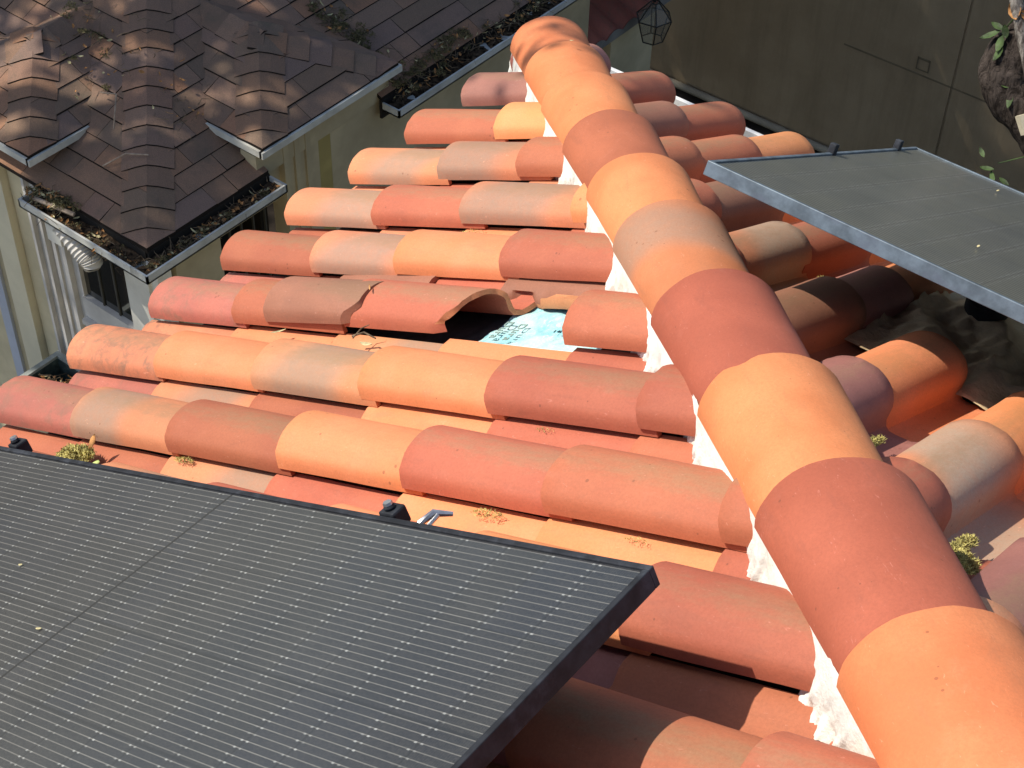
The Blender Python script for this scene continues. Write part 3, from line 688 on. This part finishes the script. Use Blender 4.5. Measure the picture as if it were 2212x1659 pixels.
b = MB(); b.box(-3.545, -3.061, wy+.035, wy+.04, -3.305, -2.58)
tg = NT('window_glass', .06, .7); tg.col((.012, .013, .012)); tg.b.inputs['Coat Weight'].default_value = .6; b.build('pane', tg.m, wf)
b = MB(); 
for x in (-3.40, -3.26): b.box(x, x+.014, wy+.026, wy+.034, -3.308, -2.602)
b.build('bar', M_bar, wf)
# corrugated elbow below the gutter
b = MB(); pts = []; rs = []
for i in range(46):
    a = i/45*math.pi*.62; pts.append((-3.40+.17*math.sin(a)*1.25, .33, -2.60-.16*(math.sin(a*1.1)))); rs.append(.058+.005*math.cos(i*2.1))
b.tube(pts, rs, 20); LP(b.build('elbow', M_trim, lh, True, angle=60)); b = MB(); b.box(-3.50, -3.385, .29, .37, -2.73, -2.602); LP(b.build('outlet', M_white, lh))

# planter box by the wall
pb = empty('planter_box', (-3.70, .21, -3.8)); tag(pb, 'open weathered box with green patina inside, holding dead leaves, at the foot of the window', 'planter')
b = MB(); hx, hy, w_, dz = .26, .17, .035, .22
x0, x1, y0, y1 = -.075, .42, -.165, .155
b.box(x0, x0+w_, y0, y1, -dz, 0); b.box(x0+w_, x1, y1-w_, y1, -dz, 0); b.box(x0+w_, x1, y0, y0+w_, -dz, 0); b.box(x1-w_, x1, y0+w_, y1-w_, -dz, 0); b.build('box', simple('grey_wood', (.30, .32, .29), .8, .15, 8), pb)
b = MB(); e_ = .004; b.box(x0+w_, x0+w_+e_, y0+w_, y1-w_, -dz, -.02); b.box(x0+w_+e_, x1-w_, y1-w_-e_, y1-w_, -dz, -.02); b.box(x0+w_+e_, x1-w_, y0+w_, y0+w_+e_, -dz, -.02); b.box(x0+w_, x1-w_, y0+w_, y1-w_, -dz-.01, -dz); b.build('liner', M_gutin, pb)
b = MB(); b.box(x0, x1, y0, y1, -1.9, -dz-.011); b.build('pedestal', M_tan, pb)

# ------------------------------------------------------------------ far porch with its own tiles and a lantern
po = empty('porch', (-2.8, 4.9, -5.7)); tag(po, 'shaded porch with a small dark clay tile roof beyond the far corner', 'porch')
def PP(o): o.location = (2.8, -4.9, 5.7); return o
b = MB(); b.box(-3.0, -2.86, 4.86, 5.42, ZB, -3.31); b.box(-4.5, -3.0, 5.30, 5.42, ZB, -3.2); PP(b.build('pier', simple('porch_stucco', (.50, .44, .29), .95, .1, 2.5, .1, .08), po))
b = MB(); b.box(-4.6, -3.4, 4.47, 4.55, ZB, -3.0); b.box(-3.5, -3.4, 4.5, 5.3, ZB, -3.3); PP(b.build('back_wall', M_dark, po))  # shadow under the porch roof painted as a near-black wall
b = MB(); N = 150; vs = []
for s in range(2):
    for i in range(N+1):
        y = 4.5+1.9*i/N; h = .045*abs(math.sin(math.pi*(y-4.5)/.20))**.8 
        for x, z in ((-2.80, -3.27), (-4.4, -2.62)): vs.append((x, y, z+h-.018*s))
n2 = (N+1)*2
for i in range(N):
    a = i*2; b.f += [(a, a+2, a+3, a+1), (n2+a, n2+a+1, n2+a+3, n2+a+2), (a, n2+a, n2+a+2, a+2)]
b.v = vs; b.c = [0]*len(b.f); PP(b.build('tile_roof', CL['rosy'], po, True, angle=50))
b = MB()
for i in range(N): 
    y = 4.5+1.9*i/N; y2 = 4.5+1.9*(i+1)/N; h = .045*abs(math.sin(math.pi*(y-4.5)/.20))**.8; h2 = .045*abs(math.sin(math.pi*(y2-4.5)/.20))**.8
    b.add([(-2.792, y, -3.30), (-2.792, y2, -3.30), (-2.792, y2, -3.265+h2), (-2.792, y, -3.265+h)], [(0, 1, 2, 3)])
PP(b.build('eave_closure', simple('eave_metal', (.20, .195, .18), .7, .1, 6), po))
la = empty('lantern', (-2.6, 5.0, -3.145)); la.scale = (.82, .82, .82); tag(la, 'six sided iron lantern with glass panes hanging in front of the porch pier', 'lantern')
b = MB(); g_ = MB(); K = 6
def ring(r, z): return [Vector((r*math.cos(2*math.pi*k/K+.2), r*math.sin(2*math.pi*k/K+.2), z)) for k in range(K)]
r0, r1, r2 = ring(.10, -.20), ring(.165, .02), ring(.04, .17)
for k in range(K):
    k2 = (k+1) % K
    for A_, B_ in ((r0[k], r0[k2]), (r1[k], r1[k2]), (r0[k], r1[k]), (r1[k], r2[k]), (r2[k], r2[k2])): b.tube([A_, B_], [.006, .006], 5)
    g_.add([r0[k], r0[k2], r1[k2], r1[k]], [(0, 1, 2, 3)])
    g_.add([r1[k], r1[k2], r2[k2], r2[k]], [(0, 1, 2, 3)])
b.tube([(0, 0, .17), (0, 0, .6)], [.007, .007], 6); b.build('iron_frame', M_iron, la)
tg = NT('lantern_glass', .15, .5); tg.b.inputs['Alpha'].default_value = .4; tg.col((.22, .20, .16)); g_.build('glass', tg.m, la)

# ------------------------------------------------------------------ far wall, kerb, ground
def wallmat():
    t = NT('far_wall_render', .95, .1); v = t.coord(False); n = t.noise(v, 1.3, 6, .65); n2 = t.noise(t.scaled(v, (5, 1, .6)), 1.4, 5, .7)
    c = t.mix(t.ramp(n, .3, .7), (.255, .188, .112), (.32, .242, .148)); c = t.mix(t.math('MULTIPLY', t.ramp(n2, .42, .7), .3), c, (.16, .12, .07))
    t.bump(t.noise(v, 60, 5, .7), .3, .01); return t.col(c)
b = MB(); WY = 7.7
fwll = empty('boundary_wall', (0, WY, -5.7)); tag(fwll, 'tall shaded tan boundary wall with scored joints in the upper right', 'wall')
for x0, x1 in ((-12, -1.325), (-1.305, 1.6), (1.62, 6)): b.box(x0, x1, 0, .25, 0, 5.4)
b.box(-12, 6, .012, .24, 0, 5.39); b.build('render_face', wallmat(), fwll)
b = MB(); b.box(-2.35, -.55, -.003, .0, 1.15, 1.165); b.box(-.3, 1.2, -.003, 0, 1.135, 1.15); b.build('score_line', simple('stain', (.15, .115, .07), .95, .1, 5), fwll)
b = MB(); b.box(-1.66, -1.55, -.004, 0, 1.30, 1.32); b.box(-1.66, -1.55, -.004, 0, 1.20, 1.21); b.box(-1.555, -1.545, -.004, 0, 1.20, 1.32); b.box(-1.665, -1.655, -.004, 0, 1.2, 1.32); b.build('patch', simple('stain2', (.13, .10, .06), .95, .1, 5), fwll)
b = MB(); b.tube([(-9, WY-.05, -5.62), (6, WY-.05, -5.62)], [.035, .035], 10); tag(b.build('kerb_pipe', M_curb, smooth=True), 'pale pipe running along the foot of the boundary wall', 'pipe')
b = MB(); b.add([(-80, -80, -5.7), (80, -80, -5.7), (80, 80, -5.7), (-80, 80, -5.7)], [(0, 1, 2, 3)]); tag(b.build('ground', M_ground), kind='structure')

# ------------------------------------------------------------------ leaves, moss, litter
def leaf(mb, p, L, w, d=None, n=None, curl=.25, col=None):
    d = (d or Vector((random.gauss(0, 1), random.gauss(0, 1), random.gauss(0, .5)))).normalized()
    n = (n or Vector((random.gauss(0, .5), random.gauss(0, .5), 1))).normalized(); s = d.cross(n).normalized(); n = s.cross(d)
    p = Vector(p); pts = []
    for u, ww in ((0, .08), (.25, .8), (.55, 1), (.82, .6), (1, .04)):
        c = p+d*L*u+n*L*curl*(u-.5)**2; pts += [c-s*w*.5*ww+n*w*curl*.5, c, c+s*w*.5*ww+n*w*curl*.5]
    mb.add(pts, [(3*i+a, 3*i+a+1, 3*i+a+4, 3*i+a+3) for i in range(4) for a in (0, 1)], col)
def tuft(mb, c, r, n, ln, nrm=Vector((0, 0, 1)), flat=.5, st=1.):
    for _ in range(n):
        a = random.random()*6.283; q = r*math.sqrt(random.random()); t1 = UL if nrm == NL else (UR if nrm == NR else Vector((1, 0, 0))); t2 = nrm.cross(t1)
        p = Vector(c)+t1*math.cos(a)*q*st+t2*math.sin(a)*q*.8/st**.5+nrm*r*flat*random.random()*(1-(q/r)**2)
        d = (nrm*random.uniform(.1, 1)+Vector((random.gauss(0, .7), random.gauss(0, .7), random.gauss(0, .4)))).normalized()
        s = d.orthogonal().normalized()*ln*.09; e = p+d*ln*random.uniform(.5, 1); mid = (p+e)/2+Vector((random.gauss(0, ln*.15), random.gauss(0, ln*.15), 0))
        mb.add([p-s, p+s, mid+s, mid-s, e], [(0, 1, 2, 3), (3, 2, 4)])
def moss(c, r, n, ln, nrm, label, st=(1, 1)):
    mb = MB(); tuft(mb, (0, 0, 0), r, n, ln, nrm, .5, 2.2 if r < .035 else 1.1); o = mb.build('moss_clump', M_moss, loc=tuple(c-nrm*.018)); tag(o, label, 'moss', 'moss growing between the tiles'); return o
moss(PL(.47, -2.325, .025), .060, 2600, .016, NL, 'large dry yellow moss clump at the edge of the near solar panel')
moss(PL(.80, -2.250, .012), .016, 160, .009, NL, 'small moss tuft under the salmon red barrel near the panel')
moss(PL(1.70, -2.252, .008), .020, 160, .008, NL, 'moss tuft above the near panel, right of the wire clip')
moss(PL(2.03, -2.252, .006), .012, 60, .006, NL, 'tiny moss speck under the last barrels before the hip mortar')
moss(PL(1.62, -1.970, .005), .012, 60, .005, NL, 'tiny moss speck under the seventh row near the hip')
moss(PL(.74, -1.130, .005), .022, 80, .006, NL, 'thin brown moss under the flashed tile close to the hip')
moss(PR(1.68, -.90, .024), .012, 120, .012, NR, 'pale moss on the lit pan below the raised panel')
moss(PR(1.41, -.76, .022), .018, 160, .012, NR, 'line of pale moss by the hip on the right slope')
moss(PR(2.215, -1.725, .022), .020, 260, .011, NR, 'green moss tuft tucked against the right edge of the hip')
moss(PR(2.515, -2.035, .022), .042, 1500, .013, NR, 'thick yellow green moss cushion at the right edge of the photo, beside the hip')
moss(PR(2.495, -1.955, .022), .024, 500, .011, NR, 'small moss cushion just beyond the thick one by the hip')
def lone(name, p, L, w, d, n, mat, label, cat='leaf', curl=.25):
    mb = MB(); leaf(mb, (0, 0, 0), L, w, Vector(d), Vector(n), curl); o = mb.build(name, mat, smooth=True, loc=tuple(Vector(p)-Vector((0, 0, .012 if cat == 'leaf' else 0)))); sol = o.modifiers.new('s', 'SOLIDIFY'); sol.thickness = .0012
    return tag(o, label, cat, 'fallen leaves on the roof')
lone('dead_leaf', PL(.515, -2.295, .035), .045, .016, (.2, .5, 1), (0, -1, .3), M_dry, 'curled orange brown leaf standing beside the large moss clump')
lone('green_leaf', PL(.56, -2.315, .015), .030, .018, (.3, -.6, .3), (0, -.4, 1), M_lime, 'pale green leaf lying just right of the large moss clump')
lone('dead_leaf', PL(.56, -1.722, .020), .045, .009, (.8, .5, .4), NL, M_pale, 'narrow pale leaf lying below the slipped brown tile')
lone('dead_leaf', PL(.895, -1.735, .018), .05, .014, (1, -.1, .5), NL, M_pale, 'wider pale leaf with twigs below the snapped red tile')
lone('dead_leaf', PL(.845, -1.60, .105), .026, .004, (.6, -.6, .1), NL, M_dry, 'thin tan needle on the crest of the slipped brown tile')
for s, d_, txt in ((1.03, .42, 'pale petal low on the near panel glass, close to its centre line'), (.75, .72, 'yellowish petal on the near panel glass by the bottom edge'), (1.28, .30, 'pale petal on the near panel glass towards the left')):
    lone('petal', CLh+UPL*s+VPL*d_+NL*.0, .010, .005, (random.random(), random.random(), .1), NL, M_pale, txt, 'petal')
for sx, sy, txt in ((.55, .75, 'tiny white petal in the middle of the raised panel'), (.30, 1.15, 'tiny white petal near the far edge of the raised panel'), (.52, .35, 'tiny white petal near the metal edge of the raised panel')):
    lone('petal', CRh+VR*sx-UR*sy+NR*.0, .008, .006, (random.random(), random.random(), .1), NR, M_pale, txt, 'petal')
lone('petal', hip_pt(.33, .152+HO), .020, .006, (1, -.2, .5), NH, M_pale, 'tiny white petal on the second orange hip cap', 'petal')
# twigs below the slipped tile
b = MB(); b.tube([PL(.86, -1.725, .02), PL(.90, -1.72, .03), PL(.95, -1.735, .025)], [.003, .0025, .002], 6); b.tube([PL(.87, -1.735, .02), PL(.885, -1.71, .035), PL(.905, -1.70, .04)], [.002, .002, .001], 6)
tag(b.build('twig', M_twig), 'short twig lying below the snapped red tile', 'twig')

M_gmoss = simple('dark_moss', (.17, .145, .065), .95, .4, 60)
def litter(name, boxes, label, seed, mats=(M_twig, M_dry, M_pale, M_gmoss)):
    """scattered twigs, dead leaves and moss over world-space patches: (fn(u)->point, spread, n_twig, n_leaf, n_moss)"""
    random.seed(seed); tw, dr, pa, mo = MB(), MB(), MB(), MB()
    for fn, spread, nt, nl, nm in boxes:
        for _ in range(nt):
            p = fn(random.random())+Vector((random.gauss(0, spread), random.gauss(0, spread), abs(random.gauss(0, .012)))); d = Vector((random.gauss(0, 1), random.gauss(0, 1), random.gauss(0, .25))).normalized()*random.uniform(.03, .13)
            k = Vector((random.gauss(0, .02), random.gauss(0, .02), random.uniform(0, .02))); r = random.uniform(.0012, .0032); tw.tube([p, p+d*.5+k, p+d], [r, r*.8, r*.5], 5)
        for _ in range(nl):
            p = fn(random.random())+Vector((random.gauss(0, spread), random.gauss(0, spread), abs(random.gauss(0, .01)))); leaf(dr if random.random() < .6 else pa, p, random.uniform(.015, .045), random.uniform(.008, .02), curl=.5)
        for _ in range(nm):
            p = fn(random.random())+Vector((random.gauss(0, spread), random.gauss(0, spread), 0)); tuft(mo, p, random.uniform(.02, .05), 60, .022)
    root = empty(name); tag(root, label, 'debris', kind='stuff')
    for nm_, q, mt in (('twigs', tw, mats[0]), ('dry_leaves', dr, mats[1]), ('pale_leaves', pa, mats[2]), ('moss', mo, mats[3])):
        if q.f: q.build(nm_, mt, root)
lerp = lambda a, b: (lambda u: Vector(a)+(Vector(b)-Vector(a))*u)
litter('gutter_litter', [(lerp((-2.68, .30, -2.54), (-2.68, 1.28, -2.53)), .018, 70, 90, 14), (lerp((-3.6, .31, -2.53), (-2.75, .31, -2.55)), .02, 40, 120, 8), (lerp((-3.62, .33, -2.49), (-3.35, .36, -2.45)), .03, 16, 60, 22)],
       'twigs, dead leaves and moss filling the gutters round the nearest shingled corner', 3)
litter('eave_litter', [(lerp((-2.70, 2.35, -2.50), (-2.70, 5.5, -2.49)), .022, 210, 160, 16), (lerp((-2.78, 2.42, -2.44), (-3.45, 2.40, -2.12)), .05, 60, 50, 60), (lerp((-2.75, 2.45, -2.46), (-2.8, 3.1, -2.42)), .04, 60, 30, 40),
                      (lerp((-3.4, 2.5, -2.13), (-4.1, 2.5, -1.76)), .06, 50, 50, 50), (lerp((-2.76, 3.0, -2.46), (-2.76, 4.6, -2.46)), .03, 50, 30, 10)], 'thick twigs, moss and leaves heaped in the far gutter and valley', 4)
litter('roof_litter', [(lerp((-3.72, .86, -2.19), (-4.3, 1.45, -1.86)), .08, 12, 14, 4), (lerp((-3.9, 1.1, -2.1), (-4.6, 1.7, -1.8)), .10, 8, 26, 22), (lerp((-3.1, 1.14, -2.25), (-3.9, 1.18, -1.9)), .10, 26, 26, 2)], 'a few loose twigs and leaves strewn over the shingles', 5)
litter('planter_litter', [(lerp((-3.66, .13, -3.85), (-3.42, .25, -3.85)), .05, 20, 130, 0)], 'dead brown leaves lying in the open planter box', 6)
def twig(a, b_, c, r, txt):
    q = MB(); q.tube([a, b_, c], [r, r*.9, r*.6], 6); tag(q.build('twig', M_twig), txt, 'twig')
M_twig2 = simple('pale_twig', (.34, .26, .19), .9, .2, 30)
def ptwig(pts, r, txt): q = MB(); q.tube(pts, [r]*len(pts), 6); tag(q.build('twig', M_twig2), txt, 'twig')
ptwig([(-3.66, .93, -2.15), (-3.52, .93, -2.10), (-3.42, .80, -2.22)], .0045, 'thin pale bent twig on the shingles left of the central hip')
ptwig([(-3.33, .62, -2.33), (-3.24, .72, -2.26), (-3.12, .78, -2.245)], .0045, 'longer pale twig lying level, just above the nearest shingle corner')
ptwig([(-3.55, .29, -2.47), (-3.4, .30, -2.455), (-3.27, .335, -2.47)], .013, 'thick short stick resting on the gutter lip above the window')
random.seed(11)

# ------------------------------------------------------------------ trees
def oak_leaf_cloud(mb, centers, n, size, spread, seed):
    rg = np.random.default_rng(seed); C = np.array(centers)[rg.integers(0, len(centers), n)]
    P = C+rg.normal(0, 1, (n, 3))*np.array(spread); D = rg.normal(0, 1, (n, 3)); D /= np.linalg.norm(D, axis=1)[:, None]
    Nn = rg.normal(0, 1, (n, 3)); Nn[:, 2] = abs(Nn[:, 2])+.4; Sx = np.cross(D, Nn); Sx /= np.linalg.norm(Sx, axis=1)[:, None]
    L = size*rg.uniform(.6, 1.3, n)[:, None]; w = L*.36
    V = np.stack([P, P+D*L*.5-Sx*w, P+D*L, P+D*L*.5+Sx*w], 1).reshape(-1, 3)
    b = len(mb.v); mb.v += [tuple(v) for v in V.tolist()]; mb.f += [(b+4*i, b+4*i+1, b+4*i+2, b+4*i+3) for i in range(n)]; mb.c += [0]*n
rt_ = empty('oak_tree', (2.3, 2.2, -5.7)); tag(rt_, 'dark crooked oak limb with a few leaves in the top right corner', 'tree')
def RT(o): o.location = (-2.3, -2.2, 5.7); return o
b = MB(); tp = [(2.35, 2.35, -5.7), (2.2, 2.2, -3.2), (1.9, 1.95, -1.5), (1.55, 1.80, -.85), (1.28, 1.76, -.56), (1.14, 1.76, -.46), (1.10, 1.79, -.38), (1.13, 1.86, -.28), (1.25, 2.0, -.12), (1.5, 2.3, .3), (1.7, 2.7, 1.4), (1.6, 3.2, 2.6)]
def smooth_path(P, k=6):
    P = [Vector(p) for p in P]; out = []
    for i in range(len(P)-1):
        p0, p1, p2, p3 = P[max(i-1, 0)], P[i], P[i+1], P[min(i+2, len(P)-1)]
        for j in range(k):
            t = j/k; out.append(.5*((2*p1)+(p2-p0)*t+(2*p0-5*p1+4*p2-p3)*t*t+(3*p1-p0-3*p2+p3)*t**3))
    return out+[P[-1]]
sp_ = smooth_path(tp); rs = [.21-.10*min(1, i/22) for i in range(len(sp_))]
b.tube(sp_, rs, 26, rough=.18); RT(b.build('trunk', M_bark, rt_, True, angle=80))
b = MB(); br = smooth_path([(1.42, 1.62, -.62), (1.30, 1.66, -.46), (1.20, 1.70, -.30), (1.10, 1.74, -.14), (1.02, 1.80, .02), (.95, 1.9, .3), (.9, 2.1, .7)]); b.tube(br, [.022+.006*(i > 18) for i in range(len(br))], 14, rough=.35); RT(b.build('branch', M_barkl, rt_, True, angle=80))
b = MB()
def LV_(px, L, w, d, n=(-.3, -.4, .8)): leaf(b, px, L, w, Vector(d), Vector(n), .15)
for p, L, w, d in (((1.04, 1.76, -.24), .085, .032, (-.75, -.5, -.5)), ((1.05, 1.76, -.23), .06, .028, (-1, .1, .1)), ((1.06, 1.74, -.24), .07, .036, (.1, -.6, -.8)), ((1.08, 1.72, -.27), .07, .034, (-.2, -.5, -.9)), ((1.05, 1.75, -.20), .055, .03, (.5, -.3, -.8)),
                   ((.80, 1.86, -.14), .05, .02, (-.1, -.6, -.8)), ((.84, 1.86, -.15), .07, .022, (.2, -.6, -.8)), ((.79, 1.84, -.13), .05, .03, (-.8, -.2, -.4)), ((.82, 1.86, -.10), .06, .03, (.8, .2, -.2)), ((1.17, 1.68, -.40), .05, .025, (-.9, -.2, -.1)), ((1.17, 1.68, -.41), .08, .028, (.3, -.7, -.8)), ((1.15, 1.68, -.42), .06, .022, (-.4, -.6, -.9)),
                   ((1.22, 1.58, -.72), .06, .022, (-.8, -.2, -.1)), ((1.21, 1.58, -.73), .06, .022, (.5, -.5, -.6)), ((1.16, 1.60, -.70), .05, .02, (-.6, .4, .3)), ((1.25, 1.57, -.74), .05, .02, (.9, -.1, -.2))): LV_(p, L, w, d)
b.tube([(1.22, 1.60, -.70), (1.40, 1.70, -.60)], [.002, .003], 5); b.tube([(.82, 1.87, -.10), (.9, 1.95, .1)], [.003, .004], 5); b.tube([(1.05, 1.76, -.23), (1.10, 1.76, -.12)], [.003, .004], 5)
oak_leaf_cloud(b, [(1.5, 2.9, 2.2), (1.9, 3.4, 2.8), (1.2, 3.2, 2.9)], 900, .09, (.5, .5, .35), 5)
RT(b.build('foliage', M_green, rt_))
b = MB(); leaf(b, (1.06, 1.76, -.10), .075, .055, Vector((.6, -.4, -.6)), Vector((-.5, -.6, .7)), .5); leaf(b, (1.10, 1.74, -.12), .06, .04, Vector((.7, .2, -.3)), Vector((-.5, -.6, .7)), .5); leaf(b, (1.02, 1.80, -.06), .05, .018, Vector((.2, -.4, -.6)), Vector((-.5, -.6, .7)), .4); RT(b.build('dead_leaf', M_dry, rt_, True))
b = MB(); b.tube([(1.255, 1.64, -.47), (1.30, 1.62, -.53)], [.035, .03], 7); RT(b.build('cut_stub', simple('bare_wood', (.50, .45, .33), .8, .1, 20), rt_))

# the big oak left of the house, whose crown shades the lower wing
bt = empty('shade_oak', (-10.5, -4.5, -5.7)); tag(bt, 'large spreading oak beyond the left edge whose crown dapples the shingles', 'tree')
def BT(o): o.location = (10.5, 4.5, 5.7); return o
b = MB(); t0 = smooth_path([(-10.5, -4.5, -5.7), (-10.3, -4.3, -3), (-10.4, -4.0, -.5), (-10, -3.6, 1.8), (-9.4, -2.8, 3.6)]); b.tube(t0, [.42-.20*i/len(t0) for i in range(len(t0))], 16, rough=.15)
random.seed(21)
ends = []
for i in range(15):
    s = Vector((-9.9, -3.5, random.uniform(1.6, 3.4))); e = Vector((random.uniform(-13, -5.2), random.uniform(-5.2, 5.8), random.uniform(4.6, 6.8))); md = (s+e)/2+Vector((0, 0, random.uniform(-.3, .9)))
    pth = smooth_path([s, md, e], 5); b.tube(pth, [.13*(1-i_/len(pth))+.02 for i_ in range(len(pth))], 8, rough=.1); ends.append(e)
BT(b.build('trunk', M_bark, bt, True, angle=80))
b = MB()
zt = 5.6; sx_, sy_ = SUN.x/SUN.z, SUN.y/SUN.z
rg = np.random.default_rng(5)
cents = []
def foot(x, y, z): return (x+sx_*(zt-z), y+sy_*(zt-z), zt)     # where the crown must stand to shade (x, y, z)
dense = []
for _ in range(150):                                           # over the far wall, the ground behind and the porch
    dense.append(foot(rg.uniform(-8, 2.5), rg.uniform(3.4, 8.2), rg.uniform(-5.7, -2.6)))
for _ in range(150): dense.append(foot(rg.uniform(-7, 4), 7.7, rg.uniform(-5.7, .8)))
for _ in range(60): dense.append(foot(rg.uniform(-5.5, -2.6), rg.uniform(3.0, 5.5), -2.5))
dapple = [foot(rg.uniform(-6, -2.4), rg.uniform(-.3, 3.4), -2.3) for _ in range(90)]
edge = [foot(rg.uniform(-.25, .1), rg.uniform(.1, .6), .1) for _ in range(3)]+[foot(rg.uniform(.3, 1.4), rg.uniform(.35, .9), -.1) for _ in range(5)]+[foot(rg.uniform(.02, .22), rg.uniform(-.1, .1), .22) for _ in range(3)]
oak_leaf_cloud(b, dense, 44000, .16, (.35, .35, .5), 1)
oak_leaf_cloud(b, dapple, 4700, .16, (.14, .14, .4), 2)
oak_leaf_cloud(b, edge, 170, .11, (.12, .12, .3), 3)
BT(b.build('crown', M_green, bt))
